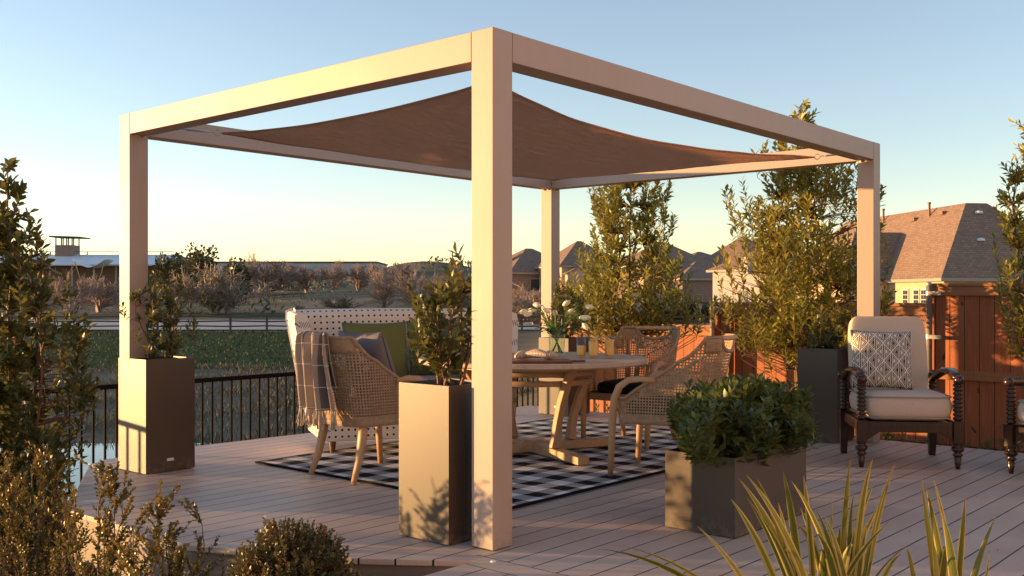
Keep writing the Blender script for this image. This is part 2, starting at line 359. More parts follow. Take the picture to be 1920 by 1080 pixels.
M['lawnblade'] = leafmat('lawn_blades', [(0, (.02, .038, .012)), (.6, (.035, .058, .018)), (1, (.07, .085, .03))], rough=.8, trans=.15, tcol=(.04, .07, .02))
M['chip'] = leafmat('mulch_chips', [(0, (.03, .014, .009)), (.6, (.09, .04, .024)), (1, (.2, .11, .07))], rough=.9, trans=.0)
# ------------------------------------------------------------------ object helpers
def link(o, parent=None):
    C.objects.link(o)
    if parent is not None: o.parent = parent
    return o
def tag(o, label=None, cat=None, group=None, kind=None):
    if label: o['label'] = label
    if cat: o['category'] = cat
    if group: o['group'] = group
    if kind: o['kind'] = kind
    return o
def thing(name, label, cat, loc=(0,0,0), rotz=0.0, group=None):
    o = bpy.data.objects.new(name, None); o.empty_display_size = .1
    o.location = loc; o.rotation_euler = (0, 0, rotz); link(o)
    return tag(o, label, cat, group)
def copy_tree(o, parent=None):
    c = o.copy(); link(c, parent)
    for ch in o.children: copy_tree(ch, c)
    return c
class MB:
    def __init__(s): s.v = []; s.f = []; s.uvs = None
    def add(s, vs, fs):
        n = len(s.v); s.v += [tuple(v) for v in vs]; s.f += [tuple(i+n for i in f) for f in fs]; return s
    def box(s, x0, x1, y0, y1, z0, z1, M4=None):
        vs = [Vector((x, y, z)) for z in (z0, z1) for y in (y0, y1) for x in (x0, x1)]
        if M4 is not None: vs = [M4 @ v for v in vs]
        return s.add(vs, [(0,2,3,1),(4,5,7,6),(0,1,5,4),(2,6,7,3),(0,4,6,2),(1,3,7,5)])
    def bar(s, a, b, w, h, up=(0,0,1), w2=None, h2=None):     # rectangular bar from a to b
        a = Vector(a); b = Vector(b); d = (b-a).normalized(); up = Vector(up)
        r = d.cross(up); r = r.normalized() if r.length > 1e-4 else Vector((1,0,0)); q = r.cross(d).normalized()
        w2 = w if w2 is None else w2; h2 = h if h2 is None else h2
        vs = []
        for p, ww, hh in ((a, w, h), (b, w2, h2)):
            for i, j in ((-1,-1),(1,-1),(1,1),(-1,1)): vs.append(p+r*(i*ww/2)+q*(j*hh/2))
        return s.add(vs, [(3,2,1,0),(4,5,6,7),(0,1,5,4),(1,2,6,5),(2,3,7,6),(3,0,4,7)])
    def sweep(s, pts, sec, n=10, up=(0,0,1), power=2.0, closed=False):   # sec: list of (w,h) half sizes
        pts = [Vector(p) for p in pts]; up = Vector(up); base = len(s.v); m = len(pts)
        prev = None
        for i, p in enumerate(pts):
            a = pts[(i-1) % m] if (closed or i > 0) else p; b = pts[(i+1) % m] if (closed or i < m-1) else p
            d = (b-a).normalized(); r = d.cross(up)
            if r.length < .05: r = prev.copy() if prev is not None else d.cross(Vector((0,1,0)))
            r.normalize()
            if prev is not None and r.dot(prev) < 0: r = -r
            prev = r; q = r.cross(d).normalized(); w, h = sec[min(i, len(sec)-1)]
            for k in range(n):
                th = 2*PI*k/n; cx, cy = math.cos(th), math.sin(th)
                e = 2.0/power
                cx = math.copysign(abs(cx)**e, cx); cy = math.copysign(abs(cy)**e, cy)
                s.v.append(tuple(p+r*(cx*w)+q*(cy*h)))
        segs = m if closed else m-1
        for i in range(segs):
            j = (i+1) % m
            for k in range(n):
                k2 = (k+1) % n
                s.f.append((base+i*n+k, base+i*n+k2, base+j*n+k2, base+j*n+k))
        if not closed:
            s.f.append(tuple(base+k for k in range(n))[::-1]); s.f.append(tuple(base+(m-1)*n+k for k in range(n)))
        return s
    def tube(s, pts, r, n=8, closed=False):
        if not isinstance(r, (list, tuple)): r = [r]*len(pts)
        return s.sweep(pts, [(x, x) for x in r], n, closed=closed)
    def lathe(s, prof, n=20, loc=(0,0,0), cap=True):
        base = len(s.v); m = len(prof)
        for r, z in prof:
            for k in range(n):
                th = 2*PI*k/n; s.v.append((loc[0]+r*math.cos(th), loc[1]+r*math.sin(th), loc[2]+z))
        for i in range(m-1):
            for k in range(n):
                k2 = (k+1) % n; s.f.append((base+i*n+k, base+i*n+k2, base+(i+1)*n+k2, base+(i+1)*n+k))
        if cap:
            s.f.append(tuple(base+k for k in range(n))[::-1]); s.f.append(tuple(base+(m-1)*n+k for k in range(n)))
        return s
    def prism(s, poly, z0, z1):
        n = len(poly); base = len(s.v)
        for z in (z0, z1):
            for x, y in poly: s.v.append((x, y, z))
        s.f.append(tuple(base+i for i in range(n))[::-1]); s.f.append(tuple(base+n+i for i in range(n)))
        for i in range(n):
            j = (i+1) % n; s.f.append((base+i, base+j, base+n+j, base+n+i))
        return s
    def grid(s, fn, nu, nv, closed_u=False, uv=None):
        base = len(s.v)
        for j in range(nv+1):
            for i in range(nu+(0 if closed_u else 1)): s.v.append(tuple(fn(i/nu, j/nv)))
        w = nu if closed_u else nu+1
        for j in range(nv):
            for i in range(nu):
                i2 = (i+1) % w
                s.f.append((base+j*w+i, base+j*w+i2, base+(j+1)*w+i2, base+(j+1)*w+i))
        return s
    def cushion(s, w, d, h, loc=(0,0,0), e=.35, n=20, puff=.0):   # superellipsoid soft block
        def fn(a, b):
            th = a*2*PI; ph = (b-.5)*PI
            c = lambda x, p: math.copysign(abs(x)**p, x)
            x = c(math.cos(ph), e*.8)*c(math.cos(th), e); y = c(math.cos(ph), e*.8)*c(math.sin(th), e); z = c(math.sin(ph), .75)
            z *= 1-puff*(max(abs(x), abs(y))**3)
            return (loc[0]+x*w/2, loc[1]+y*d/2, loc[2]+z*h/2)
        return s.grid(fn, n*2, n, closed_u=True)
    def build(s, name, material, parent=None, smooth=False, bevel=0.0, solid=0.0, uvfn=None, sub=0, auto=None):
        me = bpy.data.meshes.new(name); me.from_pydata(s.v, [], s.f); me.update()
        uvl = me.uv_layers.new(name='UVMap')
        co = np.empty(len(me.vertices)*3, 'f'); me.vertices.foreach_get('co', co); co = co.reshape(-1, 3)
        li = np.empty(len(me.loops), 'i'); me.loops.foreach_get('vertex_index', li)
        if uvfn == 'keep' and s.uvs is not None:
            u = np.array(s.uvs, 'f')[li]
        else:
            pn = np.empty(len(me.polygons)*3, 'f'); me.polygons.foreach_get('normal', pn); pn = pn.reshape(-1, 3)
            lt = np.empty(len(me.polygons), 'i'); me.polygons.foreach_get('loop_total', lt)
            ln = np.repeat(pn, lt, axis=0); c = co[li]
            if uvfn == 'slope':      # v runs up the slope, u along it
                hx = np.stack([-ln[:,1], ln[:,0], 0*ln[:,0]], 1); nr = np.linalg.norm(hx, axis=1, keepdims=True); hx = np.where(nr > 1e-3, hx/np.maximum(nr, 1e-6), [[1,0,0]])
                sy = np.cross(ln, hx); u = np.stack([(c*hx).sum(1), (c*sy).sum(1)], 1)
            else:
                ax = np.argmax(np.abs(ln), 1)
                u = np.where((ax == 0)[:,None], c[:, [1, 2]], np.where((ax == 1)[:,None], c[:, [0, 2]], c[:, [0, 1]]))
        uvl.data.foreach_set('uv', u.astype('f').ravel())
        me.materials.append(material)
        if smooth: me.polygons.foreach_set('use_smooth', [True]*len(me.polygons))
        o = bpy.data.objects.new(name, me); link(o, parent)
        if solid:
            md = o.modifiers.new('solid', 'SOLIDIFY'); md.thickness = solid; md.offset = 0
        if bevel:
            md = o.modifiers.new('bevel', 'BEVEL'); md.width = bevel; md.segments = 2; md.limit_method = 'ANGLE'
        if sub:
            md = o.modifiers.new('sub', 'SUBSURF'); md.levels = sub; md.render_levels = sub
        return o
def np_mesh(name, verts, faces, material, parent=None, tint=None, uv=None, smooth=False):
    me = bpy.data.meshes.new(name)
    nv = len(verts); nf, k = faces.shape
    me.vertices.add(nv); me.vertices.foreach_set('co', verts.astype('f').ravel())
    me.loops.add(nf*k); me.loops.foreach_set('vertex_index', faces.astype('i').ravel())
    me.polygons.add(nf); me.polygons.foreach_set('loop_start', np.arange(nf, dtype='i')*k)
    if smooth: me.polygons.foreach_set('use_smooth', np.ones(nf, dtype=bool))
    me.update(calc_edges=True)
    if tint is not None:
        a = me.attributes.new('tint', 'FLOAT', 'POINT'); a.data.foreach_set('value', tint.astype('f'))
    if uv is not None:
        l = me.uv_layers.new(name='UVMap'); l.data.foreach_set('uv', uv[faces.ravel()].astype('f').ravel())
    me.materials.append(material)
    o = bpy.data.objects.new(name, me); link(o, parent); return o
def unit(a): return a/np.maximum(np.linalg.norm(a, axis=-1, keepdims=True), 1e-9)
def leaves(name, pos, d, up, L, Wd, tint, material, parent, fold=.25, curl=.2, shape=.5):
    n = len(pos); d = unit(d); side = unit(np.cross(d, up)); nrm = unit(np.cross(side, d))
    L = L[:, None]; Wd = Wd[:, None]
    def pt(t, s, z): return pos+d*L*t+side*Wd*s+nrm*L*z
    V = np.stack([pt(0, 0, 0), pt(.30, -.75*.5, fold*.12-curl*.02), pt(.30, .75*.5, fold*.12-curl*.02), pt(.33, 0, -.0),
                  pt(shape+.12, -.5, fold*.14-curl*.10), pt(shape+.12, .5, fold*.14-curl*.10), pt(shape+.15, 0, -curl*.10),
                  pt(1, 0, -curl*.32)], 1)
    F = np.array([[0,3,1],[0,2,3],[1,3,6],[1,6,4],[3,2,5],[3,5,6],[4,6,7],[6,5,7]])
    faces = (F[None]+np.arange(n)[:, None, None]*8).reshape(-1, 3)
    return np_mesh(name, V.reshape(-1, 3), faces, material, parent, np.repeat(tint, 8))
def sticks(name, polys, radii, material, parent, k=4):
    V = []; Fc = []; base = 0
    for pl, rr in zip(polys, radii):
        pl = np.asarray(pl, float); m = len(pl)
        d = np.gradient(pl, axis=0); d = unit(d)
        ref = np.where(np.abs(d[:, 2:3]) > .9, [[1., 0, 0]], [[0, 0, 1.]])
        r = unit(np.cross(d, ref)); q = np.cross(r, d); rr = np.asarray(rr)[:, None]
        for j in range(k):
            th = 2*PI*j/k; V.append(pl+(r*math.cos(th)+q*math.sin(th))*rr)
        for i in range(m-1):
            for j in range(k):
                j2 = (j+1) % k; Fc.append((base+j*m+i, base+j2*m+i, base+j2*m+i+1, base+j*m+i+1))
        base += m*k
    return np_mesh(name, np.concatenate(V), np.array(Fc), material, parent, smooth=True)
def fib_leaves(rng, p0, p1, n, L, spread=.85, start=.1, jitter=.25):
    """leaves spiralling round a twig p0->p1 : pos, dir, up"""
    ax = p1-p0; axl = np.linalg.norm(ax); ax = ax/axl
    ref = np.array([0, 0, 1.]) if abs(ax[2]) < .9 else np.array([1., 0, 0])
    r = np.cross(ax, ref); r /= np.linalg.norm(r); q = np.cross(ax, r)
    t = np.linspace(start, 1, n)+rng.uniform(-.02, .02, n)
    th = np.arange(n)*2.4+rng.uniform(0, 6)
    rad = r[None]*np.cos(th)[:, None]+q[None]*np.sin(th)[:, None]
    op = spread*(1.0-.45*t)[:, None]
    d = ax[None]*(1-op*.5)+rad*op+rng.normal(0, jitter, (n, 3))*.5
    pos = p0[None]+ax[None]*axl*t[:, None]
    return pos, d, np.repeat(ax[None], n, 0)+rng.normal(0, .25, (n, 3))
def shrub(name, label, cat, loc, seed, env, ntw, twl, leafL, leafN, nstem=3, stemr=.012, mtl='holly', stem_m='twig', group=None,
          upright=.55, lean=(0, 0), aspect=(1, 1), rot=0.0, base_r=.05, leafw=.42, clump=.35, tbias=0.0, parts=('crown', 'trunk'), spread=.85, outer=.6, tops=None, ground=0.0, wall=None):
    rng = np.random.default_rng(seed)
    root = thing(name, label, cat, loc, rot, group)
    ez = np.array([e[0] for e in env]); er = np.array([e[1] for e in env]); H = ez[-1]
    ph = rng.uniform(0, 6, 6)
    def R(z, th):
        return np.interp(z, ez, er)*(1+.22*np.sin(2*th+ph[0]+z*2.1)+.20*np.sin(3*th+ph[1]-z*4.3)+.12*np.sin(5*th+ph[2]+z*9))
    def axis(z): return np.array([lean[0]*(z/H)**1.3, lean[1]*(z/H)**1.3])
    # stems
    stems = []
    for i in range(nstem):
        th = ph[3]+i*2*PI/nstem+rng.uniform(-.4, .4); top = H*(1.0 if i == 0 else rng.uniform(.55, .9)); m = 14
        zz = np.linspace(0, top, m)
        out = (0 if i == 0 else 1)*np.array([.42*R(z, th)*(z/top)**.8 for z in zz])
        wob = rng.normal(0, .012, (m, 2)).cumsum(0)*.6; wob -= wob[0]
        xy = np.stack([base_r*math.cos(th)+out*math.cos(th), base_r*math.sin(th)+out*math.sin(th)], 1)*np.array(aspect)
        xy += np.array([axis(z) for z in zz])+wob
        stems.append(np.column_stack([xy, zz]))
    SP = np.concatenate(stems)
    polys = list(stems); rads = [np.linspace(stemr, stemr*.25, len(s)) for s in stems]
    pos = []; dr = []; up = []; tn = []
    # tips sampled in the envelope
    tries = 0; tips = []
    wz = er/er.max()
    while len(tips) < ntw and tries < ntw*60:
        tries += 1
        z = rng.uniform(ez[0], H)
        if rng.uniform() > (np.interp(z, ez, wz)**1.1+.04): continue
        th = rng.uniform(0, 2*PI); rr = R(z, th)*(rng.uniform(0, 1)**outer)
        x, y = rr*math.cos(th)*aspect[0], rr*math.sin(th)*aspect[1]
        c = math.sin(x*9/max(.3, er.max())*.6+ph[4])+math.sin(y*9/max(.3, er.max())*.6+ph[5])+math.sin(z*7.0+ph[0]+th)
        if c < -1.2+clump*2.2-rng.uniform(0, 1.6): continue
        a = axis(z); tips.append(np.array([x+a[0], y+a[1], z]))
    if tops is not None:
        for tp in tops: tips.append(np.array(tp))
    for tp in tips:
        dd = SP-tp[None]; dist = np.linalg.norm(dd[:, :2], axis=1)
        want = tp[2]-dist*rng.uniform(.35, .8)-twl*.3
        k = int(np.argmin(dist*.6+np.abs(SP[:, 2]-want))); b = SP[k]
        v = tp-b; l = np.linalg.norm(v)
        if l < 1e-3: continue
        mid = b+v*.5+np.array([v[0], v[1], 0])*.18-np.array([0, 0, 1])*l*.06
        dirn = unit((tp-mid)/max(l, 1e-6)*(1-upright)*2+np.array([0, 0, upright]))
        tb = tp-dirn*twl
        if l > twl*1.2:
            pl = np.array([b, b*.45+mid*.35+tb*.2, tb, tp]); rd = [stemr*.26, stemr*.20, stemr*.15, stemr*.08]
        else: pl = np.array([b, (b+tp)/2, tp]); rd = [stemr*.3, stemr*.2, stemr*.1]
        polys.append(pl); rads.append(np.array(rd))
        n = int(leafN*rng.uniform(.75, 1.25)); p0 = tb if l > twl*1.2 else b
        p, d, q = fib_leaves(rng, p0, tp, n, leafL, spread)
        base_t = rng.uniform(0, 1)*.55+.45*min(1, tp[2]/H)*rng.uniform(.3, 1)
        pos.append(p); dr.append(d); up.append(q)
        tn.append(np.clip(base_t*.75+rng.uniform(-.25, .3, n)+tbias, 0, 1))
    pos = np.concatenate(pos); dr = np.concatenate(dr); up = np.concatenate(up); tn = np.concatenate(tn)
    if wall is not None: pass
    LL = leafL*rng.uniform(.65, 1.15, len(pos)); WW = LL*leafw*rng.uniform(.8, 1.2, len(pos))
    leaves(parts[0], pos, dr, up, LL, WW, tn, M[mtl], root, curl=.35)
    sticks(parts[1], polys, rads, M[stem_m], root)
    return root
# ------------------------------------------------------------------ camera, light, sky
cam = bpy.data.cameras.new('camera'); co = bpy.data.objects.new('camera', cam); C.objects.link(co); sc.camera = co
co.location = (0, 0, EYE); co.rotation_euler = (PI/2, 0, 0)
cam.sensor_width = 36; cam.lens = F_PX/1920*36; cam.shift_y = (HZ-540)/1920; cam.clip_end = 6000; cam.clip_start = .05
S_EL = math.radians(3.3); sx, sy = -0.988, 0.148
sun = bpy.data.lights.new('sun', 'SUN'); sun.energy = 3.1; sun.angle = math.radians(.5); sun.color = (1.0, .57, .22)
so = bpy.data.objects.new('sun', sun); C.objects.link(so)
sd = Vector((sx*math.cos(S_EL), sy*math.cos(S_EL), math.sin(S_EL)))
so.rotation_euler = sd.to_track_quat('Z', 'Y').to_euler(); so.location = (-20, 5, 10)
w = bpy.data.worlds.new('World'); sc.world = w; w.use_nodes = True
nt = w.node_tree; bg = nt.nodes['Background']; sk = nt.nodes.new('ShaderNodeTexSky'); sk.sky_type = 'NISHITA'
sk.sun_disc = False; sk.sun_elevation = S_EL; sk.sun_rotation = math.atan2(sx, sy); sk.air_density = .9; sk.dust_density = .0; sk.ozone_density = 1.6
hs = nt.nodes.new('ShaderNodeHueSaturation'); hs.inputs['Saturation'].default_value = .84; nt.links.new(sk.outputs[0], hs.inputs['Color']); wb = nt.nodes.new('ShaderNodeMix'); wb.data_type = 'RGBA'; wb.blend_type = 'MULTIPLY'; wb.inputs[0].default_value = 1.0; wb.inputs[7].default_value = (1.0, .94, .99, 1); nt.links.new(hs.outputs[0], wb.inputs[6]); nt.links.new(wb.outputs[2], bg.inputs[0]); bg.inputs[1].default_value = .143
sc.view_settings.view_transform = 'Standard'; sc.view_settings.look = 'None'; sc.view_settings.exposure = 1.82
sc.render.engine = 'CYCLES'; sc.cycles.max_bounces = 8; sc.cycles.transparent_max_bounces = 16
sc.render.resolution_x = 1920; sc.render.resolution_y = 1080
#PART2
# ================================================================== THE SETTING
def lerp(x, pts): return float(np.interp(x, [p[0] for p in pts], [p[1] for p in pts]))
def sstep(x, a, b):
    t_ = min(1, max(0, (x-a)/(b-a))); return t_*t_*(3-2*t_)
LEFT = [(20,-4.2),(24,-4),(29,-3.0),(33,-2.7),(45,-2.2),(60,-1.75),(73,-1.36),(84,-1.33),(112,-1.33),(135,.4),(170,2.6),(220,4.6),(300,6.2),(500,6),(3000,4)]
RIGHT = [(9,-.3),(12,-.35),(30,-.9),(60,-1.25),(84,-1.33),(160,-1.2),(300,0),(500,3),(3000,4)]
def hills(X, Y):
    if Y < 112: return 0
    k = sstep(Y, 112, 165)*(1-sstep(X/Y, .0, .09))
    return k*(1.1*math.sin(X*.045+1.3)+.9*math.sin(X*.021+Y*.03)+.5*math.sin(X*.11+Y*.07)) + 3.6*math.exp(-((X+22)/16)**2-((Y-245)/40)**2)
def terr(X, Y):
    u = -0.7547*(X-NX)+.656*(Y-NY); v = .656*(X-NX)+.7547*(Y-NY)
    near = lerp(u, [(3.9,-.28),(4.6,-.5),(5.5,-.56),(9.5,-4.2)])
    if Y < 0: near = -.28
    s = sstep(X/max(Y, 1), .0, .09)
    far = (1-s)*lerp(Y, LEFT)+s*lerp(Y, RIGHT)
    east = lerp(X, [(-9,-4.2),(-5,-3.1),(-1,-1.9),(4,-.75),(9,-.5)]) if Y < 40 else -9
    yard = -.28 if (v < 7.2 and u < 3.9) else -9
    return max(near, far if Y > 9 else -9, east if Y > 9 else -9, yard)+hills(X, Y)
ys = np.concatenate([np.linspace(-12, 14, 66), np.linspace(14.6, 50, 60), np.linspace(51, 130, 60), np.geomspace(133, 420, 46), np.geomspace(450, 3500, 14)])
V = []; nxs = 150
for Y in ys:
    half = max(26, Y*.85)
    for i in range(nxs+1):
        q = (i/nxs-.5)*2; X = half*(abs(q)**1.25)*(1 if q > 0 else -1)
        V.append((X, Y, terr(X, Y)))
mb = MB(); mb.v = V
for j in range(len(ys)-1):
    for i in range(nxs): a = j*(nxs+1)+i; mb.f.append((a, a+1, a+nxs+2, a+nxs+1))
tag(mb.build('ground', M['terrain'], smooth=True), kind='structure')
mb = MB(); mb.box(-70, 3, 3.5, 33, -3.3, -3.0)
tag(mb.build('lake', M['lake']), kind='structure')
mb = MB(); mb.grid(lambda a, b: (-95+a*125, 77+b*33, max(terr(-95+a*125, 77+b*33), -1.33)+.06), 100, 8)
tag(mb.build('path', M['concrete']), kind='structure')
mb = MB(); mb.grid(lambda a, b: ((.055+a*.19)*(92+b*100), 92+b*100, terr((.055+a*.19)*(92+b*100), 92+b*100)+.06), 30, 20)
tag(mb.build('road', M['asphalt']), kind='structure')
# deck
dk = [(-.25,-6),(4.92,-6),(4.92,0),(5.05,4.0),(2.,4.02),(.95,4.08),(.13,3.98),(-.06,3.85),(-.5,3.1),(-.88,2.41),(-.87,1.2),(-.75,.92),(-.51,.42),(-.39,.25),(-.17,-.045),(-1.6,-.045),(-1.6,-.75),(-.25,-.75)]
deck = thing('deck', None, None, (NX, NY, 0), ANG); deck['kind'] = 'structure'
o = MB().prism(dk[::-1] if False else dk, -.03, 0).build('deck_boards', M['deck'], deck, bevel=.004)
def inset(poly, d):
    out = []; n = len(poly)
    for i in range(n):
        p0, p1, p2 = (Vector(poly[(i+k) % n]) for k in (-1, 0, 1))
        e1 = (p1-p0).normalized(); e2 = (p2-p1).normalized()
        n1 = Vector((-e1.y, e1.x)); n2 = Vector((-e2.y, e2.x)); b = (n1+n2); b = b/max(.3, b.length_squared)*2
        out.append((p1.x+b.x*d, p1.y+b.y*d))
    return out
area = sum(dk[i][0]*dk[(i+1) % len(dk)][1]-dk[(i+1) % len(dk)][0]*dk[i][1] for i in range(len(dk)))
sg = 1 if area > 0 else -1
fas = inset(dk, .018*sg)
MB().prism(fas, -.36, -.0302).build('fascia', M['fascia'], deck)
# two flush deck lights and the mulch is loose chips
for uu, vv in ((-.12, -.13), (3.72, .14)):
    p = W(uu, vv, .0); o = MB().lathe([(.0135, 0), (.0135, .003), (.010, .005), (0.0005, .005)], 14).build('deck_light', M['lamp']); o.location = p
    tag(o, 'tiny round white deck light beside the foot of the nearest pergola post' if uu < 0 else 'tiny round white deck light by the left corner of the deck', 'deck light', 'deck lights')
rng = np.random.default_rng(5)
n = 9000; X = rng.uniform(-3.6, .2, n); Y = rng.uniform(3.6, 6.3, n)
u = -0.7547*(X-NX)+.656*(Y-NY); v = .656*(X-NX)+.7547*(Y-NY)
ok = (v < -.9)|(u > 3.0); X = X[ok]; Y = Y[ok]; n = len(X)
pos = np.stack([X, Y, -.275+rng.uniform(0, .03, n)], 1)
o = leaves('mulch', pos, rng.normal(0, 1, (n, 3))*[1, 1, .25], np.array([[0, 0, 1.]])+rng.normal(0, .5, (n, 3)), rng.uniform(.02, .07, n), rng.uniform(.006, .02, n), rng.uniform(0, 1, n), M['chip'], None)
tag(o, kind='stuff', label='dark brown bark mulch round the front bushes', cat='mulch')
# reed and lawn grass on the far bank
n = 20000; Y = rng.uniform(28.6, 48, n)**1.0; X = rng.uniform(-.50, .06, n)*Y
pos = np.stack([X, Y, [terr(a, b) for a, b in zip(X, Y)]], 1)
keep = (np.sin(X*1.3+Y*.5)+np.sin(X*.6-Y*1.1)+rng.normal(0, .8, n)) > -.6; pos = pos[keep]; n = len(pos)
o = leaves('bank_grass', pos, np.array([[0, 0, 1.]])+rng.normal(0, .3, (n, 3)), rng.normal(0, 1, (n, 3)), rng.uniform(.10, .30, n), rng.uniform(.02, .045, n), np.clip(rng.normal(.5, .2, n)+np.clip((pos[:, 1]-38)*.04, -.3, .35), 0, 1), M['blade'], None)
tag(o, kind='stuff', label='dry tan grass on the far bank of the pond', cat='grass')
n = 5000; Y = rng.uniform(46, 75.5, n); X = rng.uniform(-.52, .0, n)*Y
pos = np.stack([X, Y, [terr(a, b) for a, b in zip(X, Y)]], 1)
o = leaves('lawn_grass', pos, np.array([[0, 0, 1.]])+rng.normal(0, .45, (n, 3)), rng.normal(0, 1, (n, 3)), rng.uniform(.08, .2, n), rng.uniform(.06, .12, n), np.clip(rng.normal(.4, .22, n), 0, 1), M['lawnblade'], None)
tag(o, kind='stuff', label='short green lawn grass below the path', cat='grass')
n = 5000; Y = rng.uniform(114, 240, n); X = rng.uniform(-.52, .06, n)*Y
keep = (np.sin(X*.16+Y*.05)+np.sin(X*.07-Y*.11+2)+rng.normal(0, .6, n)) > 0.1
X = X[keep]; Y = Y[keep]; n = len(X)
pos = np.stack([X, Y, [terr(a, b) for a, b in zip(X, Y)]], 1)
o = leaves('hill_grass', pos, np.array([[0, 0, 1.]])+rng.normal(0, .5, (n, 3)), rng.normal(0, 1, (n, 3)), rng.uniform(.15, .45, n), rng.uniform(.1, .25, n), np.clip(rng.normal(.45, .3, n), 0, 1), M['blade'], None)
tag(o, kind='stuff', label='tufts of dry grass scattered over the hillside', cat='grass')
# split rail fence along the path
fr = thing('rail_fence', 'dark split rail fence running along the path beyond the lawn', 'fence', (0, 76, -1.33))
xs = np.arange(-46, 24, 2.75)
for i, x in enumerate(xs):
    MB().box(x-.07, x+.07, -.07, .07, -.3, 1.22+.05*math.sin(i*7)).build('post', M['darkwood'], fr)
for z in (.35, .72, 1.06):
    m_ = MB()
    for i in range(len(xs)-1): m_.bar((xs[i], 0, z+.03*math.sin(i*3+z*9)), (xs[i+1], 0, z+.03*math.sin(i*3+3+z*9)), .05, .11)
    m_.build('rail', M['darkwood'], fr)
# ---------------------------------------------------------------- pergola
pg = thing('pergola', 'taupe square-post pergola frame on the deck with box beams', 'pergola', (NX, NY, 0), ANG)
H = 2.477; BH = .145; PW = .14; SL = 3.53; SR = 4.803; q = .002
for (v0, u0) in ((0, 0), (0, SL-PW), (SR-PW, 0), (SR-PW, SL-PW)):
    MB().box(v0, v0+PW, u0, u0+PW, .004, H).build('post', M['pergola'], pg, bevel=.004)
    g = .012; MB().box(v0+g, v0+PW-g, u0+g, u0+PW-g, 0.0005, .004).build('base_plate', M['rubber'], pg)
for vv in (0.001, SR-PW+.001):
    MB().box(vv, vv+PW-.002, PW+.003, SL-PW-.003, H-BH, H-.001).build('beam', M['pergola'], pg, bevel=.003)
for uu in (0.001, SL-PW+.001):
    MB().box(PW+.003, SR-PW-.003, uu, uu+PW-.002, H-BH, H-.001).build('beam', M['pergola'], pg, bevel=.003)
for (v0, u0, sv, su) in ((PW, PW, 1, 1), (PW, SL-PW, 1, -1), (SR-PW, PW, -1, 1), (SR-PW, SL-PW, -1, -1)):
    for k in (.035, .095):
        for (bx, by) in ((v0-sv*k, u0+su*.006), (v0+sv*.006, u0-su*k)):
            MB().lathe([(.011, 0), (.011, .009), (.006, .013), (.0005, .013)], 8, (bx, by, H-BH-.014)).build('bolt', M['steel'], pg)
# ---------------------------------------------------------------- shade sail
sl = thing('shade_sail', 'brown shade sail stretched between the four corners of the pergola', 'shade sail', (NX, NY, 0), ANG)
c00, c10, c01, c11 = (.47, .45, 2.372), (4.40, .40, 2.352), (.50, 3.03, 2.362), (4.28, 3.06, 2.350)
def sailfn(a, b):
    def bend(t): return 4*t*(1-t)
    x = (c00[0]*(1-a)+c10[0]*a)*(1-b)+(c01[0]*(1-a)+c11[0]*a)*b
    y = (c00[1]*(1-a)+c10[1]*a)*(1-b)+(c01[1]*(1-a)+c11[1]*a)*b
    y += .27*bend(a)*(1-2*b)*(1 if b < .5 else 1)
    x += (.11 if a < .5 else .27)*bend(b)*(1-2*a)
    z = 2.36-.065*bend(a)*(1+.5*bend(b))-.03*bend(b)*(1+.8*bend(a))
    z += .012*bend(a)*bend(b)*math.sin(a*9+b*14)+.006*math.sin(a*31-b*17)*bend(a)*bend(b)
    for (cx_, cy_, ph_) in ((c00[0], c00[1], 0), (c10[0], c10[1], 1), (c01[0], c01[1], 2), (c11[0], c11[1], 3)):
        d_ = math.hypot(x-cx_, y-cy_); th_ = math.atan2(y-cy_, x-cx_)
        z += .0085*math.sin(th_*26+ph_*2+.8*math.sin(d_*3))*math.exp(-d_/1.5)*min(1, d_/.25)*bend(.5+.49*(1-2*min(.999, max(.001, b))) if False else .5)
    if b > .35: z += .006*math.sin(x*9+y*15+1.5*math.sin(x*3))*bend(a)*(b-.35)*2*(1-b)*3
    return (x, y, z)
o = MB().grid(sailfn, 150, 110).build('sail_cloth', M['sail'], sl, smooth=True, solid=.003)
hem = [sailfn(i/60, 0) for i in range(60)]+[sailfn(1, i/46) for i in range(46)]+[sailfn(1-i/60, 1) for i in range(60)]+[sailfn(0, 1-i/46) for i in range(46)]
MB().tube(hem, .0075, 6, closed=True).build('hem', M['sail'], sl, smooth=True)
for c, e in ((c00, (PW, PW)), (c10, (SR-PW, PW)), (c01, (PW, SL-PW)), (c11, (SR-PW, SL-PW))):
    a = Vector((c[0], c[1], 2.36)); b = Vector((e[0], e[1], H-.07)); d = (b-a); L_ = d.length; dn = d/L_
    sd_ = dn.cross(Vector((0, 0, 1))).normalized()
    m_ = MB()
    ring = [a+dn*.03+(dn*math.cos(k*PI/8)+Vector((0, 0, 1))*math.sin(k*PI/8))*.022 for k in range(16)]
    m_.tube(ring, .004, 6, closed=True); m_.build('ring', M['steel'], sl, smooth=True)
    m_ = MB()
    m_.tube([a+dn*.055, a+dn*.10, a+dn*.101, a+dn*(.25*1), a+dn*.251, b], [.004, .004, .009, .009, .004, .004], 8)
    m_.bar(a+dn*.13+sd_*.012, a+dn*.23+sd_*.012, .004, .008)
    m_.build('turnbuckle', M['steel'], sl, smooth=True)
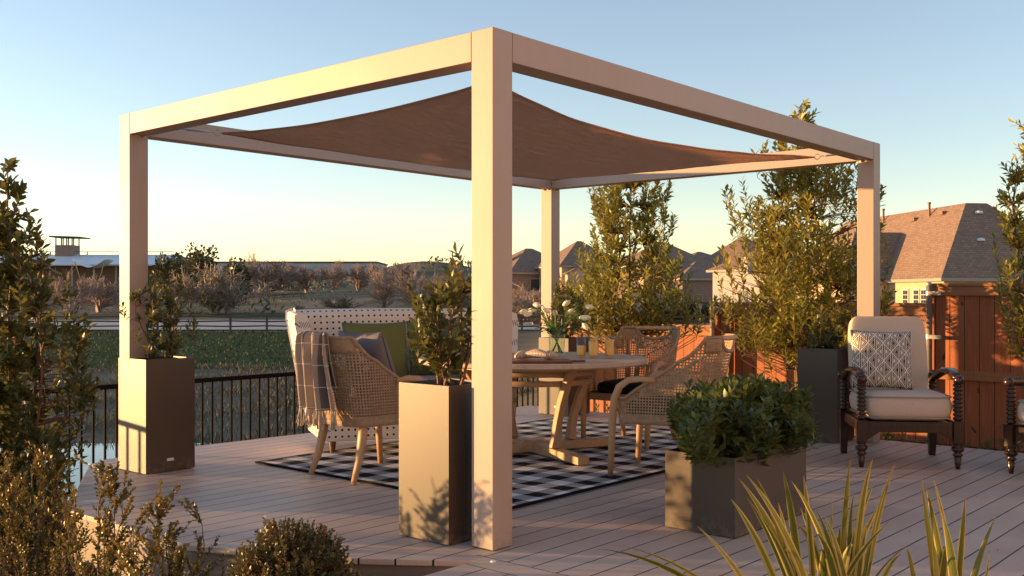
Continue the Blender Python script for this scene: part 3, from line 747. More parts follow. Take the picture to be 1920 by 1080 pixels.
# ---------------------------------------------------------------- railing
RU = 5.06
rl = thing('railing', 'black metal picket railing between the deck and the pond', 'railing', W(RU, 0, 0), ANG)
MB().bar((-2.2, 0, .435), (7.0, 0, .435), .045, .04).build('top_rail', M['railing'], rl, bevel=.006)
MB().bar((-2.2, 0, -.43), (7.0, 0, -.43), .03, .035).build('bottom_rail', M['railing'], rl)
x = -2.12
while x < 6.9:
    if not any(abs(x-pp) < .04 for pp in (-.32, 3.2, 6.0)): MB().box(x-.008, x+.008, -.008, .008, -.42, .42).build('picket', M['railing'], rl)
    x += .1035
for pp in (-.32, 3.2, 6.0):
    pp_ = pp
    p = MB().box(pp_-.032, pp_+.032, -.032, .032, -.75, .47).build('post', M['railing'], rl, bevel=.004)
    MB().box(pp_-.04, pp_+.04, -.04, .04, .472, .484).add([(pp_-.04, -.04, .4845), (pp_+.04, -.04, .4845), (pp_+.04, .04, .4845), (pp_-.04, .04, .4845), (pp_, 0, .505)], [(0,1,4),(1,2,4),(2,3,4),(3,0,4)]).build('post_cap', M['railing'], p)
# ---------------------------------------------------------------- planters
def planter(label, u0, v0, du, dv, h, notch=None, plate=None, soil=.05):
    r = thing('planter', label, 'planter', W(u0, v0, 0), ANG, 'dark metal planters')
    t_ = .012; m_ = MB()
    if notch is None:
        poly = [(0, 0), (dv, 0), (dv, du), (0, du)]
    else:
        n0, n1, n2 = notch     # local: v from n0 to n1 cut away beyond u = n2
        poly = [(0, 0), (dv, 0), (dv, du), (n1, du), (n1, n2), (n0, n2), (n0, du), (0, du)]
    inn = inset(poly, t_)
    n_ = len(poly); z0 = .006; zs = h-soil
    V_ = [(x_, y_, z0) for x_, y_ in poly]+[(x_, y_, h) for x_, y_ in poly]+[(x_, y_, h) for x_, y_ in inn]+[(x_, y_, zs-.02) for x_, y_ in inn]
    Fs = [tuple(range(n_))[::-1]]
    for i in range(n_):
        j = (i+1) % n_
        Fs += [(i, j, n_+j, n_+i), (n_+i, n_+j, 2*n_+j, 2*n_+i), (2*n_+i, 2*n_+j, 3*n_+j, 3*n_+i)]
    Fs.append(tuple(3*n_+i for i in range(n_)))
    m_.add(V_, Fs); m_.build('body', M['planter'], r)
    x1_ = dv-t_-.002; y1_ = (du if notch is None else notch[2])-t_-.002
    def sf(a, b): return (t_+.002+a*(x1_-t_-.002), t_+.002+b*(y1_-t_-.002), zs+.012*math.sin(a*21+b*9)*math.sin(b*17))
    MB().grid(sf, 16, 16).build('soil', M['soil'], r)
    if plate:
        a, z = plate; MB().box(a, a+.052, -.003, -.0005, z, z+.02).build('name_plate', M['plate'], r, bevel=.001)
    return r
planter('tall dark planter with glossy shrub right beside the nearest pergola post', .227, -.067, .352, .35, .772)
planter('tall dark planter with bushy shrub in front of the left pergola post', 3.139, .0-.018, .369, .37, .778, notch=(.010, .175, .235), plate=(.155, .075))
planter('tall dark planter behind the round table against the far pergola post', 3.035, 4.49, .385, .36, .785, notch=(.155, .33, .34))
o = MB().box(4.487, 4.4895, 3.16, 3.215, .075, .098).build('name_plate', M['plate'], None); pl_ = o
pl_.parent = [x_ for x_ in C.objects if x_.name.startswith('planter')][2]; pl_.data.transform(Matrix.Translation((-4.49, -3.035, 0)))
planter('tall black planter behind the left arm of the spool leg armchair', .215, 4.44, .345, .35, .775)
planter('low wide dark planter with rounded green shrub at the rug edge', -.742, .966, .404, .81, .402)
def ploc(u, v, z): return W(u, v, z)
# ---------------------------------------------------------------- rug
RUGU, RUGV = 1.77, 2.495
rg = MB().grid(lambda a, b: ((a-.5)*3.49, (b-.5)*2.45, .009+.003*math.sin(a*40)*math.sin(b*23)*(1 if .02 < a < .98 else 0)), 90, 60).build('rug', M['rug'], None, smooth=True, solid=.009)
rg.location = W(RUGU, RUGV, 0); rg.rotation_euler = (0, 0, ANG)
tag(rg, 'black and white buffalo check rug under the round table', 'rug')
# ---------------------------------------------------------------- woven dining chairs
def chair(label, cx, cy, fx, fy, cushion=True, mat_seat='blackcush', handle=True):
    r = thing('woven_armchair', label, 'armchair', (cx, cy, 0.012), math.atan2(-fx, fy), 'woven cane armchairs')
    def plan(s, z):            # s 0..1 round the shell, front-right to front-left; flares outward with height
        t_ = (s-.5)*2; fl = (z-.36)/.57
        a = abs(t_)
        if a > .48:            # straight side
            k = (a-.48)/.52; x_ = .262+.028*k+fl*.035*(1-k*.4); y_ = -.12+.36*k
        else:
            th = a/.48*PI/2; rx = .262+fl*.035; x_ = rx*(math.sin(th)**.80); y_ = -.12-.185*(max(0, math.cos(th))**.62)
        y_ -= fl*.15*max(0, 1-a*1.15)
        return (x_ if t_ < 0 else -x_, y_)
    def top(s):
        a = abs((s-.5)*2)
        if a < .32: z_ = .93
        elif a < .92: k = (a-.32)/.60; z_ = .93-(.93-.535)*(k**.85 if k < 1 else 1)**1.0*(1-.12*math.sin(k*PI))-.045*math.sin(k*PI)
        else: z_ = .535-.01
        if handle and a < .15: z_ -= .095*math.sqrt(max(0, 1-(a/.15)**2))
        return z_
    m_ = MB(); m_.uvs = []
    nu, nv = 96, 14; arc = [0]
    for i in range(nu):
        p1, p2 = plan(i/nu, .5), plan((i+1)/nu, .5); arc.append(arc[-1]+math.hypot(p1[0]-p2[0], p1[1]-p2[1]))
    for j in range(nv+1):
        for i in range(nu+1):
            s_ = i/nu; z_ = .36+(top(s_)-.36)*j/nv; x_, y_ = plan(s_, z_)
            m_.v.append((x_, y_, z_)); m_.uvs.append((arc[i], z_-.36))
    for j in range(nv):
        for i in range(nu): a = j*(nu+1)+i; m_.f.append((a, a+1, a+nu+2, a+nu+1))
    m_.build('woven_shell', M['cane'], r, smooth=True, uvfn='keep', solid=.006)
    rim = [(*plan(i/nu, top(i/nu)), top(i/nu)) for i in range(nu+1)]
    MB().tube(rim, .0125, 7).build('rim', M['cane_tight'], r, smooth=True)
    bt = [(*plan(i/48, .365), .375) for i in range(49)]
    MB().sweep(bt, [(.010, .022)], 8, power=4).build('lower_band', M['cane_tight'], r, smooth=True)
    # top tight band, both sides of the handle
    for s0, s1 in ((.335, .42), (.58, .665)) if handle else ((.335, .665),):
        m_ = MB(); m_.uvs = []
        for j in range(4):
            for i in range(13):
                s_ = s0+(s1-s0)*i/12; z_ = .93-.10+.10*j/3; x_, y_ = plan(s_, z_); m_.v.append((x_*1.004, y_-.007, z_)); m_.uvs.append((s_, z_))
        for j in range(3):
            for i in range(12): a = j*13+i; m_.f.append((a, a+1, a+14, a+13))
        m_.build('top_band', M['cane_tight'], r, smooth=True, uvfn='keep', solid=.006)
    if handle:
        hp = [(*plan(.5+k*.082/5, .93), .925) for k in range(-5, 6)]
        MB().sweep(hp, [(.014, .016)], 8, power=3).build('handle_rail', M['teak_x'], r, smooth=True)
    for sg_ in (-1, 1):
        # front leg bends back into the arm
        pts = [(sg_*.285, .305, 0), (sg_*.29, .295, .2), (sg_*.297, .285, .40), (sg_*.30, .27, .52), (sg_*.302, .235, .60), (sg_*.302, .17, .645), (sg_*.300, .08, .655), (sg_*.297, -.005, .645)]
        MB().sweep(pts, [(.016, .017), (.020, .022), (.024, .026), (.024, .027), (.024, .026), (.022, .020), (.020, .016), (.014, .012)], 10, up=(1, 0, 0) , power=3.2).build('arm_leg', M['teak'], r, smooth=True)
        pts = [(sg_*.215, -.215, .40), (sg_*.22, -.23, .28), (sg_*.228, -.262, .14), (sg_*.24, -.315, 0)]
        MB().sweep(pts, [(.026, .026), (.026, .028), (.021, .023), (.015, .016)], 10, up=(1, 0, 0), power=3.2).build('leg', M['teak'], r, smooth=True)
    MB().sweep([(-.262, .235, .385), (0, .25, .385), (.262, .235, .385)], [(.012, .03)], 8, power=4).build('front_band', M['cane_tight'], r)
    MB().prism([(-.255, .235), (.255, .235), (.24, -.12), (.13, -.26), (-.13, -.26), (-.24, -.12)][::-1], .375, .395).build('seat', M['cane_tight'], r)
    if cushion: MB().cushion(.49, .50, .11, (0, -.01, .452), e=.45).build('seat_cushion', M[mat_seat], r, smooth=True)
    return r
chair('woven cane armchair with a throw over its back, in front of the dotted sofa', -.955, 6.79, .71, .71, True, 'greyp', handle=False)
chair('woven cane armchair with black cushion, behind the round table by the cedar fence', .985, 8.26, -.56, -.83)
chair('woven cane armchair at the right of the table, nearest the low planter', 1.05, 6.80, -.90, .43)
def pillow(name, label, w_, h_, th_, loc, fwd, tilt, material, spin=0.0):
    m_ = MB(); m_.uvs = []
    n_ = 18
    for side in (1, -1):
        base = len(m_.v)
        for j in range(n_+1):
            for i in range(n_+1):
                a = (i/n_-.5)*2; b = (j/n_-.5)*2
                f_ = (max(0, 1-a**4)*max(0, 1-b**4))**.62
                pin = 1-.05*(1-abs(a)**2)*abs(b)**3
                m_.v.append((a*w_/2*(1-.045*(1-b*b)*abs(a)**3), side*(th_/2*f_+.003), b*h_/2*pin)); m_.uvs.append(((a+1)*w_/2, (b+1)*h_/2))
        for j in range(n_):
            for i in range(n_):
                a_ = base+j*(n_+1)+i; q_ = (a_, a_+1, a_+n_+2, a_+n_+1); m_.f.append(q_ if side < 0 else q_[::-1])
    o = m_.build(name, material, None, smooth=True, uvfn='keep', solid=.003)
    rz = math.atan2(-fwd[0], fwd[1])
    o.matrix_world = Matrix.Translation(loc) @ Matrix.Rotation(rz, 4, 'Z') @ Matrix.Rotation(tilt, 4, 'X') @ Matrix.Rotation(spin, 4, 'Y')
    return tag(o, label, 'pillow')
pillow('throw_pillow', 'plain grey pillow leaning inside the woven chair with the throw', .48, .50, .14, (-.96, 6.80, .735), (.71, .71), math.radians(20), M['greyp'])
# ---------------------------------------------------------------- throw over the left chair's back
th = thing('throw_blanket', 'taupe and charcoal plaid throw with cream fringe over the woven chair back', 'blanket', (-.955, 6.79, 0.012), math.atan2(-.71, .71))
def thr(a, b):      # a across, b from inside the chair over the top and down outside
    x0 = .055+(a-.5)*.22*(1+.75*max(0, b-.3)); path = [(-.375, .62), (-.42, .80), (-.452, .955), (-.478, .972), (-.498, .95), (-.505, .80), (-.49, .64), (-.47, .48)]
    k = b*(len(path)-1); i = min(int(k), len(path)-2); f_ = k-i
    y_ = path[i][0]*(1-f_)+path[i+1][0]*f_; z_ = path[i][1]*(1-f_)+path[i+1][1]*f_
    wv = .042*math.sin(a*19+1.0+.6*math.sin(b*5))*min(1, .4+max(0, b-.35)*2.2)+.007*math.sin(a*41+b*3)
    y_ += -wv-.03*(a-.5)+ (0.10*(abs(x0)/.3)**2)
    return (x0+.008*math.sin(b*6+a*5), y_-.012, z_-.015*abs(a-.4))
m_ = MB(); m_.uvs = []
nu, nv = 56, 50; m_.grid(thr, nu, nv); m_.uvs = [((i/nu)*.42, (j/nv)*1.05) for j in range(nv+1) for i in range(nu+1)]
m_.build('cloth', M['throw'], th, smooth=True, uvfn='keep', solid=.005)
m_ = MB(); rr = random.Random(4)
for i in range(46):
    a = i/45; p = Vector(thr(a, 1.0)); q_ = p+Vector((rr.uniform(-.015, .015), rr.uniform(-.02, .01), -rr.uniform(.09, .125)))
    m_.tube([p, (p+q_)/2+Vector((rr.uniform(-.006, .006), 0, 0)), q_], [.004, .0045, .0055], 5)
m_.build('fringe', M['fringe'], th, smooth=True)
# ---------------------------------------------------------------- round table
TC = (.16, 7.70); TR = .87
tb = thing('round_table', 'round pale teak pedestal dining table with slatted top', 'table', (*TC, .012), math.atan2(-.85, .53)+PI/4-.06)
MB().lathe([(TR-.012, .690), (TR, .700), (TR, .722), (TR-.006, .728), (.0005, .728)], 96).build('tabletop', M['tabletop'], tb)
MB().lathe([(TR-.30, .665), (TR-.29, .665), (TR-.29, .690), (TR-.30, .690)], 64, cap=False).build('apron', M['teak_x'], tb, solid=.02)
for k in range(4):
    a = k*PI/2+PI/4; c_, s_ = math.cos(a), math.sin(a)
    MB().bar((c_*.05, s_*.05, .052), (c_*.72, s_*.72, .038), .095, .075, h2=.055).build('foot', M['teak_x'], tb, bevel=.006)
    pr = [(.34, .085), (.345, .17), (.37, .28), (.42, .42), (.50, .57), (.585, .69)]
    sec = [(.030, .052), (.030, .034), (.030, .028), (.030, .027), (.030, .028), (.030, .034)]
    MB().sweep([(c_*r_, s_*r_, z_) for r_, z_ in pr], sec, 12, up=(-s_, c_, 0), power=6).build('leg', M['teak'], tb, smooth=False, bevel=.003)
MB().lathe([(.075, .015), (.08, .02), (.08, .098), (.07, .105), (.0005, .105)], 20).build('hub', M['teak'], tb, smooth=False)
for z_, rr_ in ((.56, .445), (.63, .475)):
    ring = [(rr_*math.cos(k*2*PI/64), rr_*math.sin(k*2*PI/64), z_) for k in range(64)]
    MB().sweep(ring, [(.010, .021)], 8, power=5, closed=True).build('ring_stretcher', M['teak_x'], tb, smooth=True)
TT = .742   # top of the table
def glass(label, px, Y, fill):
    p = P(px, Y, TT); r = thing('juice_glass', label, 'glass', p, 0, 'glasses of orange juice')
    R_ = .0385; Hh = .168
    MB().lathe([(.0005, .0), (R_-.004, .0), (R_-.001, .004), (R_, .02), (R_, Hh), (R_-.0018, Hh+.001), (R_-.0022, Hh), (R_-.0025, .022), (R_-.008, .016), (.0005, .015)], 32, cap=False).build('tumbler', M['glass'], r, smooth=True)
    MB().lathe([(.0005, .0175), (R_-.009, .0175), (R_-.0032, .024), (R_-.0032, fill), (.0005, fill)], 32, cap=False).build('juice', M['juice'], r, smooth=False)
glass('glass of orange juice nearest the vase, only half full', 1090, 7.62, .092)
glass('middle glass of orange juice, nearly full', 1112.7, 7.56, .128)
glass('glass of orange juice furthest from the vase, fullest of the three', 1142.5, 7.60, .140)
vp = P(1044, 7.86, TT)
vs = thing('glass_vase', 'clear glass cylinder vase of water holding white tulips', 'vase', vp)
MB().lathe([(.0005, 0), (.054, 0), (.060, .006), (.064, .10), (.067, .225), (.0645, .226), (.0615, .10), (.057, .016), (.0005, .014)], 36, cap=False).build('cylinder', M['glass'], vs, smooth=True)
MB().lathe([(.0005, .0155), (.0555, .0165), (.0605, .10), (.0612, .15), (.0005, .15)], 36, cap=False).build('water', M['water'], vs, smooth=True)
tul = [(983, 584, 'white tulip at far left of the bouquet, lying almost flat'), (991, 589, 'second white tulip from the left, hanging below the outermost bloom'), (999, 582, 'white tulip left of the vase, third from the left'),
       (1008, 572, 'white tulip standing high on the left half of the bouquet'), (1026, 583, 'white tulip in the middle against the lit post'), (1041, 587, 'white tulip leaning over the vase centre'),
       (1061, 569, 'tallest white tulip, upright above the vase'), (1070, 584, 'small white tulip facing the camera behind the tallest one'), (1104, 575, 'white tulip stretched out to the upper right'),
       (1099, 595, 'white tulip drooping at the right, above the lowest bloom'), (1093, 596, 'white tulip tucked behind the drooping one on the right'), (1097, 611, 'lowest white tulip, hanging down at the right')]
for i, (px, py, lab) in enumerate(tul):
    rr = random.Random(i+3); Y = 7.86+rr.uniform(-.13, .13)
    tip = P(px, Y, PZ(py, Y))-vp; r = thing('tulip', lab, 'tulip', vp, 0, 'white tulips in the vase')
    hz_ = Vector((tip.x, tip.y, 0)); hd = hz_.normalized() if hz_.length > .01 else Vector((1, 0, 0)); hl = min(hz_.length/.25, 1)
    foot = Vector((-hd.x*.04+rr.uniform(-.01, .01), -hd.y*.04, .024)); mouth = Vector((hd.x*.05, hd.y*.05, .215))
    pk = mouth+(tip-mouth)*.5+Vector((0, 0, .05+.03*hl))
    droop = Vector((hd.x, hd.y, .9-1.15*hl+(-.8 if py > 605 else 0))).normalized()
    pts = [foot, foot*.5+mouth*.5, mouth, pk, tip-droop*.03]
    bz = []
    for k in range(len(pts)-1):
        p0 = pts[max(0, k-1)]; p1 = pts[k]; p2 = pts[k+1]; p3 = pts[min(len(pts)-1, k+2)]
        for j in range(5):
            t_ = j/5; bz.append(.5*((2*p1)+(-p0+p2)*t_+(2*p0-5*p1+4*p2-p3)*t_*t_+(-p0+3*p1-3*p2+p3)*t_**3))
    bz.append(pts[-1])
    MB().tube(bz, .0034, 7).build('stem', M['stem'], r, smooth=True)
    zq = Vector((0, 0, 1)).rotation_difference(droop).to_matrix().to_4x4()
    m_ = MB()
    for kk in range(6):
        a0 = kk*PI/3+(.3 if kk % 2 else 0); off = .0 if kk % 2 else .0012
        def pf(a, b):
            prof = [0.003, .0145, .0185, .0185, .0145, .007][min(5, int(b*5))]; k2 = b*5-int(b*5); nxt = [0.003, .0145, .0185, .0185, .0145, .007][min(5, int(b*5)+1)]
            rad_ = (prof*(1-k2)+nxt*k2)+off; wd_ = (a-.5)*1.35*math.sin(PI*min(1, .18+b*.82))**.5*(1 if b < .97 else .2)
            return Vector((rad_*math.cos(a0+wd_), rad_*math.sin(a0+wd_), b*.070))
        m_.grid(lambda a, b: (Matrix.Translation(pts[-1]) @ zq @ pf(a, b).to_4d().to_3d()), 6, 8)
    m_.build('bloom', M['tulip'], r, smooth=True, solid=.0008)
    # strap leaf
    for lk in range(2):
        sd_ = Vector((-hd.y, hd.x, 0)); a1 = Vector((hd.x*.04, hd.y*.04, .16)); a3 = a1+(tip-mouth)*rr.uniform(.35, .8)+Vector((rr.uniform(-.06, .06), rr.uniform(-.05, .05), rr.uniform(-.06, .07))); a2 = (a1+a3)/2+Vector((0, 0, .05))
        def lf(a, b):
            p = a1*(1-b)**2+a2*2*b*(1-b)+a3*b*b; w_ = .023*math.sin(PI*min(1, .12+b*.88))
            return p+sd_*((a-.5)*2*w_)+Vector((0, 0, abs(a-.5)*.012))
        MB().grid(lf, 4, 12).build('leaf', M['stem'], r, smooth=True)
bd = MB().box(-.27, .27, -.14, .14, 0, .016).build('serving_board', M['board'], None, bevel=.007)
bd.location = (P(1000, 7.12, TT)); bd.rotation_euler = (0, 0, .03); tag(bd, 'dark wooden serving board holding glazed pastries on the table', 'serving board')
bm_ = MB().bar((.27, 0, .008), (.37, 0, .008), .035, .013).build('handle', M['board'], bd, bevel=.005)
for i, (px, dy, rz, L_, lab) in enumerate(((983, .02, .5, .15, 'glazed pastry at the left end of the board'), (1006, -.03, -.35, .19, 'longest glazed pastry lying across the middle of the board'), (1033, .02, .9, .15, 'glazed pastry at the right end, next to the vase'))):
    pts = [(-L_/2*math.cos(k) if False else (k/8-.5)*L_, .018*math.sin(k/8*PI), .026+.012*math.sin(k/8*PI)) for k in range(9)]
    rs = [(.010, .010), (.020, .019), (.027, .025), (.032, .030), (.034, .033), (.032, .030), (.027, .025), (.020, .019), (.010, .010)]
    o = MB().sweep(pts, rs, 16).build('pastry', M['pastry'], None, smooth=True)
    o.location = P(px, 7.12+dy, TT+.012+(.012 if i == 1 else 0)); o.rotation_euler = (0, 0, rz); tag(o, lab, 'pastry', 'glazed pastries')
# ---------------------------------------------------------------- dotted sofa
A = Vector((-1.43, 7.60)); ax_ = Vector((.94, .341)); SLn = 1.56
sf_c = A+ax_*SLn/2
so_ = thing('sofa', 'white high-back wing sofa with small black dots behind the left chair', 'sofa', (sf_c.x, sf_c.y, .012), math.atan2(.341, .94))
hl = SLn/2
MB().box(-hl+.02, hl-.02, .03, .70, .085, .40).build('base', M['dots'], so_, bevel=.03)
MB().cushion(SLn-.22, .58, .17, (0, .31, .46), e=.22).build('seat_cushion', M['dots'], so_, smooth=True)
def backfn(a, b):       # outer/inner loop across thickness
    return None
def slab(name, pa, pb, bot, top_, th0, th1, parent, mt, n_=14, rake=0, flare=(0, 0), ztop=lambda s: 0):
    # upright padded panel from pa to pb (plan), leaning by `rake` along its normal, thickness th0 at foot to th1 at top
    pa = Vector(pa); pb = Vector(pb); d_ = (pb-pa).normalized(); nn = Vector((-d_.y, d_.x)); m_ = MB(); m_.uvs = []
    prof = [(-.5, 0), (-.5, .25), (-.5, .5), (-.5, .75), (-.5, .93), (-.38, .985), (0, 1.0), (.38, .985), (.5, .93), (.5, .75), (.5, .5), (.5, .25), (.5, 0)]
    L_ = (pb-pa).length; acc = [0]
    for i in range(len(prof)-1): acc.append(acc[-1]+math.hypot((prof[i+1][0]-prof[i][0])*.12, (prof[i+1][1]-prof[i][1])*(top_-bot)))
    for i in range(n_+1):
        s_ = i/n_
        for k, (o_, z_) in enumerate(prof):
            zz = bot+(top_+ztop(s_)-bot)*z_; th_ = th0*(1-z_)+th1*z_
            fl = flare[0]*(1-s_)*z_+flare[1]*s_*z_
            p = pa+d_*(s_*L_+fl)+nn*(o_*th_+rake*z_)
            m_.v.append((p.x, p.y, zz)); m_.uvs.append((s_*L_+fl, acc[k]))
    kk = len(prof)
    for i in range(n_):
        for k in range(kk-1): a = i*kk+k; m_.f.append((a, a+1, a+kk+1, a+kk))
    m_.f.append(tuple(range(kk))); m_.f.append(tuple(n_*kk+k for k in range(kk))[::-1])
    return m_.build(name, mt, parent, smooth=False, uvfn='keep', bevel=.02)
slab('backrest', (-hl+.03, .62), (hl-.03, .62), .10, 1.085, .12, .16, so_, M['dots'], rake=.20, flare=(-.13, .11), ztop=lambda s: .012*math.sin(s*PI)-.0)
for sg_ in (-1, 1):
    w_ = slab('wing', (sg_*(hl-.035), .05), (sg_*(hl-.035), .70), .10, 1.07, .07, .085, so_, M['dots'], n_=12, rake=(.15 if sg_ < 0 else -.12), flare=(.30, .20), ztop=lambda s: -.02+.03*s)
for sx_ in (-1, 1):
    for yy in (.08, .62):
        MB().lathe([(.018, 0), (.028, .085)], 10, (sx_*(hl-.09), yy, 0)).build('foot', M['brownfoot'], so_)
# pillows on the sofa
def on_sofa(x_, y_, z_): return so_.matrix_world @ Vector((x_, y_, z_))
bpy.context.view_layer.update()
fwd = (.341, -.94)
p = P(705, 8.02, .76); pillow('throw_pillow', 'left green pillow leaning on the dotted sofa', .52, .50, .16, p, (-fwd[0], -fwd[1]), math.radians(-16), M['green'])
p = P(820, 8.42, .76); pillow('throw_pillow', 'right green pillow on the dotted sofa, behind the near planter shrub', .50, .50, .16, p, (-fwd[0], -fwd[1]), math.radians(-16), M['green'])
# ---------------------------------------------------------------- spool armchairs
def spool(z0, z1, n_, r0=.020, r1=.030):
    pr = []; dz = (z1-z0)/n_
    for i in range(n_):
        z_ = z0+i*dz; pr += [(r0, z_), (r1*.93, z_+dz*.28), (r1, z_+dz*.5), (r1*.93, z_+dz*.72)]
    pr.append((r0, z1)); return pr
def club(label, FL, FR, fwdv, arm_spool=False, pil=False):
    c_ = (FL+FR)/2; r = thing('spool_armchair', label, 'armchair', (c_.x, c_.y, 0), math.atan2(-fwdv.x, fwdv.y), 'mahogany spool armchairs')
    hw = (FL-FR).length/2; D = .72          # local: y=0 at the front legs, going back is negative
    for s_ in (-1, 1):
        lg = MB().lathe([(.014, 0), (.018, .02), (.026, .075), (.020, .082), (.034, .095), (.036, .102), (.022, .112), (.040, .128), (.044, .14), (.040, .152), (.024, .162), (.034, .172), (.034, .18)], 20, (s_*hw, 0, 0)).build('front_leg', M['mahog'], r, smooth=True)
        MB().box(s_*hw-.036, s_*hw+.036, -.036, .036, .18, .335).build('block', M['mahog'], lg, bevel=.006)
        MB().lathe(spool(.337, .60, 9, .021, .033)+[(.016, .605)], 20, (s_*hw, 0, 0)).build('spool_post', M['mahog'], r, smooth=True)
        MB().lathe(spool(.337, .57, 8, .019, .030)+[(.012, .575)], 20, (s_*hw, -D+.10, 0)).build('spool_post', M['mahog'], r, smooth=True)
        MB().bar((s_*(hw-.0), -D+.08, .0), (s_*(hw-.0), -D+.10, .335), .045, .045, up=(0, 1, 0), w2=.07, h2=.07).build('rear_leg', M['mahog'], r, bevel=.004)
        if arm_spool:
            n_ = 40; pts = [(s_*hw, .01-i/n_*.66, .625-.01*math.sin(i/n_*PI)) for i in range(n_+1)]
            MB().sweep(pts, [((.020 if i % 2 else .030),)*2 for i in range(n_+1)], 12).build('arm', M['mahog'], r, smooth=True)
        else:
            pts = [(s_*hw, .02, .622), (s_*hw, -.06, .652), (s_*(hw+.004), -.18, .674), (s_*(hw+.006), -.32, .668), (s_*(hw+.006), -.45, .635), (s_*(hw+.004), -.56, .60), (s_*(hw+.004), -.66, .58)]
            MB().sweep(pts, [(.026, .022), (.036, .022), (.040, .022), (.040, .022), (.036, .022), (.030, .02), (.02, .018)], 14, power=2.6).build('arm', M['mahog'], r, smooth=True)
        MB().cushion(.072, .072, .066, (s_*hw, .022, .622), e=1.0, n=8).build('arm_ball', M['mahog'], r, smooth=True)
        MB().cushion(.05, .06, .05, (s_*(hw+.01), -.70, .60), e=1.0, n=8).build('arm_finial', M['mahog'], r, smooth=True)
        # side rail with shaped lower edge
        poly = [(-.036, .325), (-.036, .20), (-.07, .225), (-.11, .255), (-D+.18, .255), (-D+.14, .22), (-D+.135, .20), (-D+.135, .325)]
        m_ = MB(); m_.prism([(a, b) for a, b in poly], -.012, .012)
        m_.v = [(s_*hw+z_, y_, x_) for (y_, x_, z_) in m_.v]; m_.build('side_rail', M['mahog'], r, bevel=.003)
    poly = [(-hw+.036, .325), (-hw+.036, .195), (-hw+.07, .215), (-hw+.12, .25), (hw-.12, .25), (hw-.07, .215), (hw-.036, .195), (hw-.036, .325)]
    m_ = MB(); m_.prism(poly, -.014, .014); m_.v = [(x_, z_, y_) for (x_, y_, z_) in m_.v]; m_.build('front_rail', M['mahog'], r, bevel=.003)
    MB().box(-hw+.03, hw-.03, -D+.09, -D+.12, .22, .32).box(-hw+.03, hw-.03, -D+.09, -.02, .30, .315).build('rear_rail', M['mahog'], r)
    sc_ = MB().cushion(hw*2-.035, .66, .215, (0, -.30, .425), e=.30, n=22, puff=.12).build('seat_cushion', M['cushion'], r, smooth=True)
    for zz, kk in ((.498, .985), (.352, .975)):
        pts = []
        for i in range(72):
            th_ = i/72*2*PI; c2 = lambda x_: math.copysign(abs(x_)**.30, x_)
            pts.append((c2(math.cos(th_))*(hw-.0175)*kk, -.30+c2(math.sin(th_))*.33*kk, zz))
        MB().tube(pts, .0055, 6, closed=True).build('piping', M['piping'], sc_, smooth=True)
    # reclined back cushion
    m_ = MB().cushion(hw*2-.09, .13, .62, (0, 0, .31), e=.13, n=20)
    Rm = Matrix.Translation((0, -.575, .44)) @ Matrix.Rotation(math.radians(13), 4, 'X')
    m_.v = [tuple(Rm @ Vector(v_)) for v_ in m_.v]; m_.build('back_cushion', M['cushion'], r, smooth=True)
    m_ = MB().box(-hw+.05, -hw+.10, -.085, -.068, 0, .60).box(hw-.10, hw-.05, -.085, -.068, 0, .60).box(-hw+.05, hw-.05, -.085, -.068, .50, .56)
    m_.v = [tuple(Rm @ Vector(v_)) for v_ in m_.v]; m_.build('back_frame', M['mahog'], r)
    return r
FL = Vector((2.47, 7.12)); FR = Vector((3.113, 7.03)); fw = Vector((-.13, -.99)).normalized()
club('mahogany spool leg armchair with oatmeal cushions and a patterned pillow', FL, FR, fw)
pillow('patterned_pillow', 'cream pillow with black triangle pattern on the mahogany armchair', .43, .43, .13, (2.70, 7.36, .745), (-fw.x, -fw.y), math.radians(-14), M['geo'], spin=.03)
F1 = Vector((3.40, 6.86)); fw2 = Vector((-.90, -.43)).normalized(); F2 = F1+Vector((.43, -.90)).normalized()*.65
club('second mahogany spool leg armchair cut off by the right picture edge', F1, F2, fw2, arm_spool=True)
# ---------------------------------------------------------------- cedar fence
FV = 7.0
def fence(label, u0, u1, zt, zb=-.45, lower=True, mid=None, jog=0.0):
    r = thing('cedar_fence', label, 'fence', W(u0, FV+jog, 0), math.atan2(LV[1], LV[0]))
    L_ = u1-u0
    MB().box(0, L_, -.018, 0.0, zb, zt-.02).build('boards', M['cedar'], r)
    MB().box(0, L_, .001, .038, zt-.115, zt-.025).build('top_rail', M['cedar_rail'], r, bevel=.003)
    if mid is not None: MB().box(0, L_, .001, .038, mid-.045, mid+.045).build('middle_rail', M['cedar_rail'], r, bevel=.003)
    MB().box(-.0, L_, -.05, .045, zt-.022, zt+.012).build('cap', M['cedar_rail'], r, bevel=.003)
    return r
fence('low run of cedar fence behind the round table', 2.80, 5.05, .86)
fence('middle run of cedar fence behind the planter tree, between two steel posts', .335, 2.79, 1.13, mid=.20)
fence('tallest run of cedar fence at the right edge behind the armchairs', -4.5, .318, 1.33, mid=.42)
def steel_post(label, u, zt, brz):
    r = thing('steel_post', label, 'fence post', W(u, FV-.055, -.4), math.atan2(LV[1], LV[0]), 'galvanised fence posts')
    MB().lathe([(.030, 0), (.030, zt+.4), (.033, zt+.402), (.033, zt+.42), (.022, zt+.432), (.0005, zt+.436)], 18).build('pole', M['steel'], r, smooth=True)
    for z_ in brz:
        MB().box(-.13, 0.0, .030, .037, z_+.4-.02, z_+.4+.02).lathe([(.033, z_+.4-.022), (.034, z_+.4+.022)], 18).build('bracket', M['steel'], r, bevel=.001)
steel_post('galvanised steel fence post where the low and middle fence runs meet', 2.80, 1.12, (1.07, .70))
steel_post('galvanised steel fence post at the start of the tallest fence run', .322, 1.32, (1.24, .80))
